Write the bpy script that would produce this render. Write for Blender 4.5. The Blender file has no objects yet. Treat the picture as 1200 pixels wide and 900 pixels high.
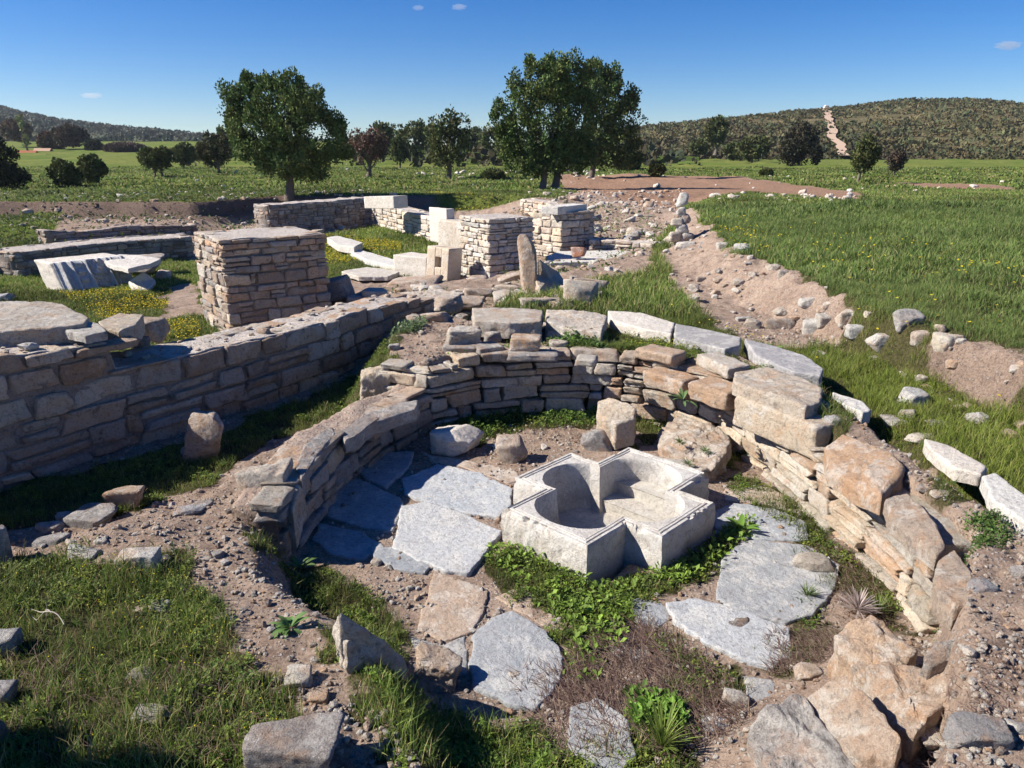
import bpy, math, random
import numpy as np
from math import sin, cos, tan, pi, radians, atan, atan2, sqrt

sc = bpy.context.scene
C = sc.collection
random.seed(7)
RNG = np.random.default_rng(11)

# ------------------------------------------------------------------ camera
F, CU, CV, H0, PITCH = 860.0, 600.0, 450.0, 2.4, radians(17.7)
CP, SP = cos(PITCH), sin(PITCH)
def ray(u, v):
    a, b = (u-CU)/F, (v-CV)/F
    return np.array([a, CP - b*SP, -SP - b*CP])
def W(u, v, z=0.0):
    r = ray(u, v); t = (z-H0)/r[2]
    return np.array([r[0]*t, r[1]*t, z])
def WD(u, v, y):
    r = ray(u, v); t = y/r[1]
    return np.array([r[0]*t, y, H0+r[2]*t])
def proj(x, y, z):
    d = y*CP - (z-H0)*SP
    d = np.where(d < 0.05, 0.05, d)
    up = y*SP + (z-H0)*CP
    return CU + F*x/d, CV - F*up/d, d
cam = bpy.data.cameras.new('camera'); co = bpy.data.objects.new('camera', cam); C.objects.link(co)
co.location = (0, 0, H0); co.rotation_euler = (radians(90)-PITCH, 0, 0)
cam.sensor_width = 36; cam.lens = 36*F/1200; cam.clip_end = 5000; cam.clip_start = 0.05
sc.camera = co

# ------------------------------------------------------------------ noise
def _h(ix, iy, iz, seed):
    with np.errstate(over='ignore'):
        n = (ix.astype(np.uint32)*np.uint32(374761393) + iy.astype(np.uint32)*np.uint32(668265263)
             + iz.astype(np.uint32)*np.uint32(2147483647) + np.uint32((seed*974634777) & 0xffffffff))
        n = (n ^ (n >> np.uint32(13)))*np.uint32(1274126177)
        n = n ^ (n >> np.uint32(16))
    return (n & np.uint32(0xffffff)).astype(np.float64)/float(0xffffff)*2-1
def noise(p, seed=0):
    p = np.asarray(p, dtype=np.float64)
    i = np.floor(p).astype(np.int64); f = p-i; f = f*f*(3-2*f)
    ix, iy, iz = i[:, 0], i[:, 1], i[:, 2]; fx, fy, fz = f[:, 0], f[:, 1], f[:, 2]
    def g(a, b, c): return _h(ix+a, iy+b, iz+c, seed)
    x00 = g(0,0,0)*(1-fx)+g(1,0,0)*fx; x10 = g(0,1,0)*(1-fx)+g(1,1,0)*fx
    x01 = g(0,0,1)*(1-fx)+g(1,0,1)*fx; x11 = g(0,1,1)*(1-fx)+g(1,1,1)*fx
    y0 = x00*(1-fy)+x10*fy; y1 = x01*(1-fy)+x11*fy
    return y0*(1-fz)+y1*fz
def fbm(p, o=4, seed=0, gain=.5):
    a, s, t = 1.0, np.zeros(len(p)), 0
    p = np.asarray(p, dtype=np.float64)
    for k in range(o):
        s += a*noise(p, seed+k*17); t += a; a *= gain; p = p*2.03+11.3
    return s/t
def fbm2(x, y, sc_, o=4, seed=0):
    return fbm(np.stack([x*sc_, y*sc_, np.full_like(x, seed*.37)], 1), o, seed)
def sst(x): x = np.clip(x, 0, 1); return x*x*(3-2*x)

# ------------------------------------------------------------------ objects
def tag(o, label=None, cat=None, group=None, kind=None):
    if label: o['label'] = label
    if cat: o['category'] = cat
    if group: o['group'] = group
    if kind: o['kind'] = kind
    return o
def mesh(name, verts, faces, mat, cols=None, smooth=True, quads=None):
    """faces: (n,k) int array or list of arrays of different k"""
    me = bpy.data.meshes.new(name)
    V = np.asarray(verts, dtype=np.float32)
    if isinstance(faces, np.ndarray): faces = [faces]
    faces = [np.asarray(f, dtype=np.int32) for f in faces if len(f)]
    me.vertices.add(len(V)); me.vertices.foreach_set('co', V.ravel())
    loops = np.concatenate([f.ravel() for f in faces]); tot = np.concatenate([np.full(len(f), f.shape[1], np.int32) for f in faces])
    st = np.concatenate([[0], np.cumsum(tot)[:-1]]).astype(np.int32)
    me.loops.add(len(loops)); me.loops.foreach_set('vertex_index', loops)
    me.polygons.add(len(tot)); me.polygons.foreach_set('loop_start', st); me.polygons.foreach_set('loop_total', tot)
    if cols is not None:
        c = np.ones((len(V), 4), np.float32); cols = np.asarray(cols, np.float32)
        c[:, :cols.shape[1]] = cols
        at = me.attributes.new('tint', 'FLOAT_COLOR', 'POINT'); at.data.foreach_set('color', c.ravel())
    me.update(calc_edges=True)
    me.polygons.foreach_set('use_smooth', np.full(len(tot), smooth))
    if mat: me.materials.append(mat)
    return me
def link(name, me, parent=None, loc=None):
    o = bpy.data.objects.new(name, me); C.objects.link(o)
    if parent is not None: o.parent = parent
    if loc is not None: o.location = loc
    return o
def empty(name, loc=(0,0,0)):
    o = bpy.data.objects.new(name, None); C.objects.link(o); o.location = loc; o.empty_display_size = .2
    return o
class Bag:
    def __init__(s): s.v, s.f, s.c, s.n = [], {}, [], 0
    def add(s, v, f, c=(.5,.5,.5)):
        fs = f if isinstance(f, list) else [f]
        for q in fs: s.f.setdefault(q.shape[1], []).append(q+s.n)
        s.v.append(v); c = np.asarray(c, np.float32)
        s.c.append(np.tile(c, (len(v), 1)) if c.ndim == 1 else c); s.n += len(v)
    def me(s, name, mat, smooth=True, origin=None):
        V = np.concatenate(s.v)
        if origin is not None: V = V-np.asarray(origin)
        return mesh(name, V, [np.concatenate(q) for q in s.f.values()], mat, np.concatenate(s.c), smooth)

# ------------------------------------------------------------------ materials
def nt(name):
    m = bpy.data.materials.new(name); m.use_nodes = True
    t = m.node_tree; t.nodes.clear()
    return m, t
def N(t, typ, **kw):
    n = t.nodes.new(typ)
    for k, v in kw.items():
        if k.startswith('_'): setattr(n, k[1:], v)
    return n
def L(t, a, b): t.links.new(a, b)
def ramp(t, fac, stops, interp='LINEAR'):
    r = t.nodes.new('ShaderNodeValToRGB'); r.color_ramp.interpolation = interp
    e = r.color_ramp.elements
    while len(e) < len(stops): e.new(.5)
    for q, (p, c) in zip(e, stops):
        q.position = p; q.color = (c, c, c, 1) if isinstance(c, (int, float)) else (*c, 1)
    L(t, fac, r.inputs[0]); return r.outputs[0]
def tnoise(t, vec, scale, detail=4, rough=.55, dist=0):
    n = t.nodes.new('ShaderNodeTexNoise'); n.inputs['Scale'].default_value = scale
    n.inputs['Detail'].default_value = detail; n.inputs['Roughness'].default_value = rough; n.inputs['Distortion'].default_value = dist
    L(t, vec, n.inputs['Vector']); return n.outputs['Fac']
def mix(t, fac, a, b, mode='MIX'):
    n = t.nodes.new('ShaderNodeMix'); n.data_type = 'RGBA'; n.blend_type = mode
    for s, v in ((n.inputs[0], fac), (n.inputs[6], a), (n.inputs[7], b)):
        if isinstance(v, (int, float)): s.default_value = v
        elif isinstance(v, tuple): s.default_value = (*v, 1)
        else: L(t, v, s)
    return n.outputs[2]
def math_(t, op, a, b=None):
    n = t.nodes.new('ShaderNodeMath'); n.operation = op
    for s, v in ((n.inputs[0], a), (n.inputs[1], b)):
        if v is None: continue
        if isinstance(v, (int, float)): s.default_value = v
        else: L(t, v, s)
    return n.outputs[0]
def finish(t, col, bumps, rough=.9, spec=.2):
    b = t.nodes.new('ShaderNodeBsdfPrincipled'); o = t.nodes.new('ShaderNodeOutputMaterial')
    b.inputs['Roughness'].default_value = rough
    b.inputs['Specular IOR Level'].default_value = spec
    if isinstance(col, tuple): b.inputs['Base Color'].default_value = (*col, 1)
    else: L(t, col, b.inputs['Base Color'])
    prev = None
    for h, dist in bumps:
        k = t.nodes.new('ShaderNodeBump'); k.inputs['Strength'].default_value = 1; k.inputs['Distance'].default_value = dist
        L(t, h, k.inputs['Height'])
        if prev is not None: L(t, prev, k.inputs['Normal'])
        prev = k.outputs[0]
    if prev is not None: L(t, prev, b.inputs['Normal'])
    L(t, b.outputs[0], o.inputs[0]); return b
def attr(t, name='tint'):
    a = t.nodes.new('ShaderNodeAttribute'); a.attribute_name = name; return a
def pos(t): return t.nodes.new('ShaderNodeNewGeometry').outputs['Position']

def stone_mat(name, orange=.5, crust=.5, dark=.5, scale=1.0, bump=1.0):
    m, t = nt(name); p = pos(t); a = attr(t)
    base = a.outputs['Color']
    n1 = tnoise(t, p, 2.3*scale, 3); n2 = tnoise(t, p, 7*scale, 7, .7, .2); n3 = tnoise(t, p, 38*scale, 5, .7); n4 = tnoise(t, p, 150*scale, 3, .7)
    col = mix(t, ramp(t, n2, [(.50, 0), (.64, orange)]), base, mix(t, .75, base, (.52, .27, .12)))
    n5 = tnoise(t, p, 5.5*scale, 8, .78, .3)
    col = mix(t, ramp(t, n5, [(.50, 0), (.57, crust)]), col, (.68, .66, .62))
    n6 = tnoise(t, p, 10*scale, 8, .8, .1)
    col = mix(t, ramp(t, n6, [(.36, dark), (.45, 0)]), col, (.12, .115, .115))
    # grain and pits
    col = mix(t, ramp(t, n3, [(.36, .6), (.50, 0)]), col, mix(t, .62, col, (.10, .085, .075)))
    col = mix(t, ramp(t, n4, [(.30, .45), (.5, 0)]), col, mix(t, .6, col, (.1, .09, .085)))
    col = mix(t, ramp(t, n4, [(.55, 0), (.75, .35)]), col, (.62, .58, .54))
    finish(t, col, [(n6, .035*bump), (n3, .022*bump), (n4, .006*bump)], .92, .15)
    return m
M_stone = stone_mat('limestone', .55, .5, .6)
M_shade = stone_mat('shaded_limestone', .6, .25, .75)  # darker limestone copy for walls in shade, shade put into its colour
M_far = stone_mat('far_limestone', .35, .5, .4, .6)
M_marble = stone_mat('grey_marble', .06, .4, .3, 1.0, .5)
M_white = stone_mat('white_marble', .15, .45, .15, 1.0, .5)

def mortar_mat(name, c1, c2, c3):
    m, t = nt(name); p = pos(t)
    n2 = tnoise(t, p, 5, 6, .7, .5); n3 = tnoise(t, p, 30, 5, .75)
    v = t.nodes.new('ShaderNodeTexVoronoi'); v.inputs['Scale'].default_value = 42; L(t, p, v.inputs['Vector'])
    col = mix(t, ramp(t, n2, [(.35, 0), (.65, 1)]), c1, c2)
    col = mix(t, ramp(t, n3, [(.36, .8), (.5, 0)]), col, c3)
    sp = t.nodes.new('ShaderNodeSeparateColor'); L(t, v.outputs['Color'], sp.inputs[0])
    peb = math_(t, 'MULTIPLY', ramp(t, v.outputs['Distance'], [(.25, 1), (.45, 0)]), ramp(t, sp.outputs[0], [(.55, 0), (.62, 1)]))
    col = mix(t, math_(t, 'MULTIPLY', peb, .8), col, (.46, .42, .38))
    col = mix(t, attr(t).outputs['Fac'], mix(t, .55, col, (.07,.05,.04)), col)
    finish(t, col, [(n2, .03), (n3, .02), (peb, .008)], .95, .1)
    return m
M_mortar = mortar_mat('lime_mortar', (.38,.31,.26), (.30,.22,.18), (.16,.12,.10))
M_cap = mortar_mat('mortar_capping', (.50,.46,.43), (.44,.39,.35), (.24,.21,.19))
M_darkmortar = mortar_mat('earthy_mortar', (.22,.15,.125), (.16,.11,.09), (.08,.055,.045))

def ground_mat():
    m, t = nt('earth_and_turf'); p = pos(t); a = attr(t)
    s = t.nodes.new('ShaderNodeSeparateColor'); L(t, a.outputs['Color'], s.inputs[0])
    g, fur, gravel = s.outputs[0], s.outputs[1], s.outputs[2]
    far = a.outputs['Alpha']
    n1 = tnoise(t, p, 1.7, 5, .6, .4); n2 = tnoise(t, p, 9, 6, .7, .3); n3 = tnoise(t, p, 45, 5, .75); n4 = tnoise(t, p, 170, 3, .7)
    v = t.nodes.new('ShaderNodeTexVoronoi'); v.inputs['Scale'].default_value = 36; L(t, p, v.inputs['Vector'])
    sp = t.nodes.new('ShaderNodeSeparateColor'); L(t, v.outputs['Color'], sp.inputs[0])
    dirt = mix(t, ramp(t, n1, [(.35, 0), (.65, 1)]), (.42,.325,.26), (.33,.245,.19))
    dirt = mix(t, ramp(t, n2, [(.32, .85), (.5, 0)]), dirt, (.15,.105,.085)); dirt = mix(t, ramp(t, tnoise(t, p, 3.1, 7, .75, .2), [(.42, .55), (.52, 0)]), dirt, (.26,.19,.15))
    dirt = mix(t, ramp(t, n3, [(.35, .7), (.5, 0)]), dirt, (.13,.092,.075))
    dirt = mix(t, ramp(t, n3, [(.55, 0), (.7, .6)]), dirt, (.45,.38,.33))
    peb = math_(t, 'MULTIPLY', ramp(t, v.outputs['Distance'], [(.22, 1), (.42, 0)]), ramp(t, sp.outputs[0], [(.5, 0), (.58, 1)]))
    peb = math_(t, 'MULTIPLY', peb, gravel)
    pc = mix(t, sp.outputs[1], (.33,.27,.235), (.50,.46,.43))
    dirt = mix(t, peb, dirt, pc)
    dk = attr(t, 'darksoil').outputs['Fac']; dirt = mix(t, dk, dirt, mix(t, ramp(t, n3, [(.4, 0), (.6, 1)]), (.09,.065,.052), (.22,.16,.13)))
    furc = mix(t, ramp(t, n2, [(.35, 0), (.6, 1)]), (.20,.12,.085), (.31,.20,.14))
    dirt = mix(t, fur, dirt, furc)
    # turf near = dark soil with litter; turf far = green sward
    near = mix(t, ramp(t, n3, [(.4, 0), (.6, 1)]), (.045,.045,.02), (.10,.085,.045))
    gf = tnoise(t, p, .16, 5, .65, .6); gf2 = tnoise(t, p, 1.1, 5, .7)
    farc = mix(t, ramp(t, gf, [(.38, 0), (.62, 1)]), (.095,.14,.028), (.16,.175,.045))
    farc = mix(t, ramp(t, gf2, [(.35, .6), (.5, 0)]), farc, (.05,.09,.018))
    farc = mix(t, ramp(t, tnoise(t, p, .35, 6, .7, 1), [(.60, 0), (.70, .55)]), farc, (.22,.17,.11))
    turf = mix(t, far, near, farc)
    gm = math_(t, 'ADD', g, math_(t, 'MULTIPLY', math_(t, 'SUBTRACT', n2, .5), .9))
    col = mix(t, ramp(t, gm, [(.38, 0), (.55, 1)]), dirt, turf)
    finish(t, col, [(n2, .035), (n3, .016), (peb, .012), (n4, .005)], .97, .05)
    return m
M_ground = ground_mat()

def leaf_mat(name, trans=.35, rough=.6):
    m, t = nt(name); a = attr(t); p = pos(t)
    n = tnoise(t, p, 14, 3)
    col = mix(t, ramp(t, n, [(.35, .35), (.6, 0)]), a.outputs['Color'], mix(t, .6, a.outputs['Color'], (.01,.02,.005)))
    b = t.nodes.new('ShaderNodeBsdfPrincipled'); b.inputs['Roughness'].default_value = rough; b.inputs['Specular IOR Level'].default_value = .25
    L(t, col, b.inputs['Base Color'])
    tr = t.nodes.new('ShaderNodeBsdfTranslucent'); L(t, col, tr.inputs[0])
    ms = t.nodes.new('ShaderNodeMixShader'); ms.inputs[0].default_value = trans
    o = t.nodes.new('ShaderNodeOutputMaterial')
    L(t, b.outputs[0], ms.inputs[1]); L(t, tr.outputs[0], ms.inputs[2]); L(t, ms.outputs[0], o.inputs[0])
    return m
M_grass = leaf_mat('grass_blades', .35)
M_leaf = leaf_mat('juniper_foliage', .12, .75)
def bark_mat():
    m, t = nt('bark'); p = pos(t)
    mp = t.nodes.new('ShaderNodeMapping'); mp.inputs['Scale'].default_value = (6, 6, 1); L(t, p, mp.inputs[0])
    n = tnoise(t, mp.outputs[0], 4, 5, .7)
    finish(t, mix(t, n, (.07,.055,.045), (.24,.20,.17)), [(n, .05)], .9, .1); return m
M_bark = bark_mat()
def plain(name, c, rough=.9):
    m, t = nt(name); p = pos(t)
    finish(t, mix(t, tnoise(t, p, 8, 4), tuple(x*.8 for x in c), tuple(min(1, x*1.15) for x in c)), [], rough, .1); return m

# ------------------------------------------------------------------ base shapes
def _ico(sub):
    import bmesh
    bm = bmesh.new(); bmesh.ops.create_icosphere(bm, subdivisions=sub, radius=1)
    v = np.array([q.co[:] for q in bm.verts]); f = np.array([[q.index for q in k.verts] for k in bm.faces], dtype=np.int32); bm.free()
    return v/np.linalg.norm(v, axis=1)[:, None], f
ICO = {k: _ico(k) for k in (1, 2, 3, 4, 5)}
_cubes = {}
def cube(n):
    if n in _cubes: return _cubes[n]
    key, V, Fc = {}, [], []
    t = np.linspace(-1, 1, n+1); t = np.sign(t)*np.abs(t)**.72
    def vid(p):
        k = tuple(int(round(x*1e5)) for x in p)
        if k not in key: key[k] = len(V); V.append(p)
        return key[k]
    for ax in range(3):
        for s in (-1, 1):
            for i in range(n):
                for j in range(n):
                    q = []
                    for a, b in ((i,j),(i+1,j),(i+1,j+1),(i,j+1)):
                        p = [0,0,0]; p[ax] = s; p[(ax+1)%3] = t[a]; p[(ax+2)%3] = t[b]; q.append(vid(p))
                    Fc.append(q if s > 0 else q[::-1])
    _cubes[n] = (np.array(V), np.array(Fc, dtype=np.int32)); return _cubes[n]
def rounded_box(half, n, seed, rr=.02, jit=.12, rough=.012, freq=9):
    """irregular squared stone, centre at origin, half extents in metres"""
    v, f = cube(n); r = np.random.default_rng(seed); half = np.asarray(half, float)
    rr = min(rr, half.min()*.6)
    p = v*half; inner = np.clip(p, -(half-rr), half-rr); d = p-inner
    ln = np.linalg.norm(d, axis=1)[:, None]; p = inner+np.where(ln > 1e-9, d/np.maximum(ln, 1e-9), 0)*np.minimum(ln, rr)
    cj = r.uniform(-jit, jit, (2,2,2,3))*half*np.array([.7,.7,1])
    w = (v+1)/2; off = 0
    for a in (0,1):
        for b in (0,1):
            for c in (0,1):
                wt = (w[:,0] if a else 1-w[:,0])*(w[:,1] if b else 1-w[:,1])*(w[:,2] if c else 1-w[:,2])
                off = off+wt[:, None]*cj[a,b,c]
    p = p+off
    nn = p/np.maximum(np.linalg.norm(p, axis=1)[:, None], 1e-6)
    p = p+nn*(rough*(fbm(p*freq+seed*3.1, 3, seed)*1.6))[:, None]
    p = p+nn*(rough*1.1*np.abs(fbm(p*freq*3+5, 3, seed+3)))[:, None]*-1.5
    return p, f
def boulder(size, seed, sub=4, planes=9, boxy=.8, rough=.05, sharp=40):
    """broken stone: many random fracture planes, real size in metres"""
    d, f = ICO[sub]; r = np.random.default_rng(seed)
    nm = np.vstack([np.eye(3), -np.eye(3)])+r.normal(0, .16, (6, 3)); dist = r.uniform(.78, 1, 6)
    k = r.normal(0, 1, (planes, 3)); nm = np.vstack([nm, k]); dist = np.concatenate([dist, r.uniform(.80, 1.08, planes)])
    nm /= np.linalg.norm(nm, axis=1)[:, None]
    q = np.maximum(d@nm.T, 0)/dist
    rad = 1/np.maximum((q**sharp).sum(1)**(1/sharp), 1e-6)
    p = d*rad[:, None]*np.asarray(size)/2
    s = float(np.mean(size))
    p = p*(1+rough*fbm(p/s*3.2+seed, 4, seed, .55)*1.6)[:, None]
    p = p*(1-rough*.9*np.abs(fbm(p/s*9+seed, 3, seed+9)))[:, None]
    zz = (p[:,2]+.25*p[:,0])/s; p = p*(1-rough*.55*np.abs(noise(np.stack([zz*9+seed, zz*0, zz*0+seed], 1), seed+2))*(.5+.5*noise(p/s*2, seed)))[:, None]
    return p, f
def rotz(p, a):
    c, s = cos(a), sin(a); q = p.copy(); q[:,0] = p[:,0]*c-p[:,1]*s; q[:,1] = p[:,0]*s+p[:,1]*c; return q
def rotv(p, rx, ry, rz):
    c, s = cos(rx), sin(rx); p = np.stack([p[:,0], p[:,1]*c-p[:,2]*s, p[:,1]*s+p[:,2]*c], 1)
    c, s = cos(ry), sin(ry); p = np.stack([p[:,0]*c+p[:,2]*s, p[:,1], -p[:,0]*s+p[:,2]*c], 1)
    return rotz(p, rz)
def jcol(c, r, amt=.12):
    k = 1+r.uniform(-amt, amt); wm_ = r.uniform(-.05, .05); return np.clip(np.array(c)*k*np.array([1+wm_, 1, 1-wm_]), 0, 1)
TINT = dict(m=(.46,.475,.495), n=(.34,.355,.375), w=(.54,.48,.41), o=(.52,.37,.26), g=(.34,.32,.31), b=(.30,.31,.34), p=(.45,.36,.29), d=(.20,.165,.15), c=(.60,.51,.40), y=(.56,.535,.495), r=(.45,.21,.13))

# ------------------------------------------------------------------ polygons
def sd_poly(px, py, poly):
    """signed distance, positive inside"""
    P = np.asarray(poly, float); A = P; B = np.roll(P, -1, 0)
    d2 = np.full(px.shape, 1e18); ins = np.zeros(px.shape, bool)
    for (ax, ay), (bx, by) in zip(A, B):
        ex, ey = bx-ax, by-ay; L2 = ex*ex+ey*ey+1e-12
        t = np.clip(((px-ax)*ex+(py-ay)*ey)/L2, 0, 1)
        d2 = np.minimum(d2, (px-ax-t*ex)**2+(py-ay-t*ey)**2)
        c = (ay > py) != (by > py)
        with np.errstate(divide='ignore', invalid='ignore'):
            ins ^= c & (px < (bx-ax)*(py-ay)/((by-ay) if by != ay else 1e-12)+ax)
    d = np.sqrt(d2); return np.where(ins, d, -d)
def wp(pts, z): return [tuple(W(u, v, z)[:2]) for u, v in pts]

# ------------------------------------------------------------------ key lines of the plan
# inner foot of the apse wall (from the left arm round the back to the right), on the floor
IN_L = wp([(338,662),(362,625),(400,578),(450,535),(505,505)], 0)
IN_B = wp([(505,505),(560,492),(620,486),(680,485),(735,490),(790,502)], 0)
STEP0 = (float(IN_B[0][0])-.42, float(IN_B[0][1])+.16)
IN_R = wp([(790,502),(845,520),(890,552),(945,600),(1000,648),(1045,695),(1078,742)], 0)
def offset(path, d):
    P = np.array(path, float); out = []
    for i in range(len(P)):
        a = P[max(i-1, 0)]; b = P[min(i+1, len(P)-1)]; t = (b-a)/np.linalg.norm(b-a)
        out.append(P[i]+np.array([-t[1], t[0]])*d)
    return out
OUT = wp([(553,372),(700,377),(790,395),(870,415),(960,450),(1080,535),(1200,620)], .62)
BAS = wp([(598,605),(711,652),(742,621),(786,635),(833,589),(786,570),(815,548),(722,516),(696,539),(664,524),(605,562),(648,575)], .235)
T1 = [(-7,2.2),(-4.2,3.1)]+wp([(-60,640),(60,622),(150,600),(230,575),(268,545),(330,508),(390,488),(462,462),(492,470)], .3)
T1 += [tuple(q) for q in offset(IN_L, .13)][::-1]+wp([(330,690),(420,740),(470,800),(540,960),(560,1200)], .15)+[(-.2,.8),(-7,.8)]
_back = [tuple(q) for q in offset(IN_B, .13)]+[tuple(q) for q in offset(IN_R, .13)][1:]
T2 = [(STEP0[0], STEP0[1]+.14)]+_back+wp([(1105,770),(1120,830),(1085,900),(1070,1050)], .5)+[(1.6,.4),(4,.4)]+[OUT[-1]]+OUT[::-1][1:]+wp([(520,372),(455,400)], .55)
T6 = wp([(418,432),(440,398),(470,383),(520,378),(570,385),(545,405),(505,430),(488,458),(452,458)], .36)
T5 = wp([(960,800),(1000,745),(1075,740),(1150,780),(1150,1100),(860,1100),(890,850)], .2)
T3 = wp([(1330,730),(1200,628),(1080,542),(960,456),(870,420),(790,398),(700,379),(560,372),(590,345),(650,322),(690,305),(740,290),(780,268)], .45)+[(6,22),(30,22),(30,1),(4,1)]
T4 = wp([(806,243),(850,296),(950,343),(1050,380),(1130,402),(1200,428),(1350,500),(1600,640)], .8)+[(30,3),(60,12),(60,26)]
TR = wp([(500,395),(455,372),(400,350),(470,335),(560,328),(620,318),(700,300),(740,292),(700,335),(650,352)], .2)      # rubble across the nave
TB = wp([(560,268),(640,250),(720,255),(790,255),(780,285),(740,300),(700,286),(640,285)], .4)     # rubble heap behind the piers
TB2 = wp([(590,247),(640,240),(830,232),(800,262),(700,262),(610,264)], .55)
W8P = wp([(-60,300),(60,290),(230,278),(330,262)], 0)

def terr(x, y, fine=True):
    x = np.asarray(x, float); y = np.asarray(y, float); sh = x.shape; x = x.ravel(); y = y.ravel()
    h = np.zeros_like(x)
    wob = fbm2(x, y, .7, 3, 3)*.5
    # excavation edge: bank up to the field
    u = (x < 0)
    yb = 24.3+wob+3.3*sst((x+10.5)/2)
    bank = sst((y-20.6)/1.2)*.32*(1-sst((x+10.5)/1.5))+sst((x+10.5)/1.5)*sst((y-yb+1.6)/1.4)*.32+sst((y-yb)/.45)*.45
    slope = sst((y-19.5)/6.5)*.77
    k = sst((x+1.5)/2.5)
    h = bank*(1-k)+slope*k
    far = np.maximum(y-30, 0)
    h += far*.002*0
    h += 0*h; h += np.clip((y-62)/120, 0, 1)**1.3*np.where(x < 0, 3.6, 1.4)*(.35+.65*sst((-x-5)/40))
    h -= np.clip((y-170)/200, 0, 1)*2
    def app(poly, z, w, add=0):
        nonlocal h
        sd = sd_poly(x, y, poly)+add
        m = sst(sd/w+.5); h = h*(1-m)+z*m
        return m
    n1 = fbm2(x, y, 1.3, 4, 5)
    app(T1, .30+.05*n1, .28, fbm2(x, y, 3, 3, 8)*.06)
    m4w = .24+np.clip(y-7, 0, 6)*.15
    app(TR, .30+.08*n1, .8)
    app(TB2, .55+.12*n1, 1.6)
    app(TB, .45+.12*n1, 1.2)
    app(T3, .45+.05*n1, .5)
    app(T6, .36+.06*n1, .35)
    app(T5, .20+.06*n1, .6)
    app(T2, .60+.035*n1, .10)
    sd = sd_poly(x, y, T4)+fbm2(x, y, 2.2, 3, 9)*.12
    m = sst(sd/m4w+.75); h = h*(1-m)+(.84+.10*n1+.25*sst(sd/5)*sst((26-y)/6))*m
    bs = sst((sd_poly(x, y, BAS)-.02)/.05); h = h*(1-bs)+(-.22)*bs
    # slope from the apse floor to the trampled edge by the camera
    h += np.exp(-((sd+.1)/.6)**2)*(fbm2(x, y, 3.5, 5, 66)*.10+np.abs(fbm2(x, y, 9, 3, 67))*-.05)*sst((22-y)/4)
    q = sst((2.6-y)/1.2)*.25; h = np.where(q > 0, np.maximum(h, q*sst((x+1)/.5)*.6), h)
    if fine:
        d = np.sqrt(x*x+y*y)
        inA = sst(sd_poly(x, y, IN_L+IN_B[1:]+IN_R[1:]+[(1.6,1.6),(-.4,1.6)])/.2)
        h += (fbm2(x, y, 6, 4, 21)*.035+fbm2(x, y, 25, 3, 22)*.010)*(1-.6*inA)
        h += fbm2(x, y, .5, 3, 23)*np.clip((y-26)/60, 0, .35)
    return h.reshape(sh)
def T(x, y): return float(terr(np.array([x]), np.array([y]))[0])
def hit(u, v):
    r = ray(u, v); t = np.concatenate([np.linspace(1.5, 30, 1500), np.linspace(30, 300, 700)])
    P = r[None]*t[:, None]; z = H0+P[:, 2]; hh = terr(P[:, 0], P[:, 1])
    k = np.argmax(z < hh) if (z < hh).any() else len(t)-1
    return np.array([P[k, 0], P[k, 1], hh[k]])

# ------------------------------------------------------------------ cover masks (which soil or plants grow where)
GP = {  # near ground cover, outlines on the ground
 'trench': (wp([(-150,640),(-60,600),(0,577),(140,537),(290,488),(440,424),(480,425),(470,455),(420,478),(330,505),(262,545),(245,568),(150,588),(60,605),(-60,632)], .05), 1.0),
 'left': (wp([(-300,690),(0,648),(70,650),(120,662),(215,648),(240,690),(215,725),(255,765),(290,800),(345,800),(370,850),(345,890),(330,1000),(200,1200),(-400,1200)], .3), 1.0),
 'mid': (wp([(325,650),(380,640),(400,650),(470,690),(492,740),(470,770),(430,735),(385,690),(335,690)], .15), .9),
 'low': (wp([(395,790),(465,772),(500,800),(560,838),(640,830),(668,870),(670,960),(480,960),(440,870)], .08), 1.0),
 'font': (wp([(576,652),(600,640),(690,690),(800,665),(862,603),(888,610),(875,636),(832,665),(792,692),(740,706),(718,760),(680,806),(654,780),(662,735),(612,692)], .0), .8),
 'back': (wp([(512,508),(545,482),(700,470),(706,505),(660,508),(600,505),(555,520),(535,500)], 0), 1.0),
 'backr': (wp([(742,475),(785,485),(775,525),(742,528)], 0), 1.0),
 'rfoot': (wp([(835,515),(880,545),(945,598),(1000,645),(1080,745),(1040,742),(1010,700),(950,650),(930,620),(850,590),(838,560)], 0), .72),
 'r2': (wp([(880,765),(960,720),(985,745),(975,790),(900,800)], 0), .5),
 'r3': (wp([(765,735),(815,770),(850,790),(870,800),(830,805),(770,760)], 0), .7),
 'tuft': (wp([(735,805),(800,805),(815,900),(760,960),(735,890)], .0), .7),
 'ring': (wp([(640,390),(700,385),(790,402),(868,428),(960,462),(1010,500),(990,530),(960,505),(870,452),(800,425),(720,415),(660,420)], .56), .95),
 'strip': (T3, .95),
 'mound': (T4, 1.0),
 'arm': (wp([(400,485),(440,440),(470,400),(520,375),(560,380),(520,400),(480,420),(475,455),(430,485)], .3), .75),
 'rtop': (wp([(1115,612),(1165,608),(1185,655),(1140,655)], .58), .9),
 'rtop2': (wp([(1085,565),(1140,560),(1150,585),(1100,590)], .58), .6),
 'ledge': (wp([(780,505),(835,505),(830,530),(790,528)], .2), .35),
 'nave': (wp([(-400,420),(-100,300),(60,305),(225,305),(450,262),(545,268),(560,300),(530,335),(470,325),(380,345),(380,395),(230,410),(120,430),(0,440)], 0), .97),
 'nave2': (wp([(-200,300),(-50,262),(70,262),(60,300)], .1), .8),
}
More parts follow.
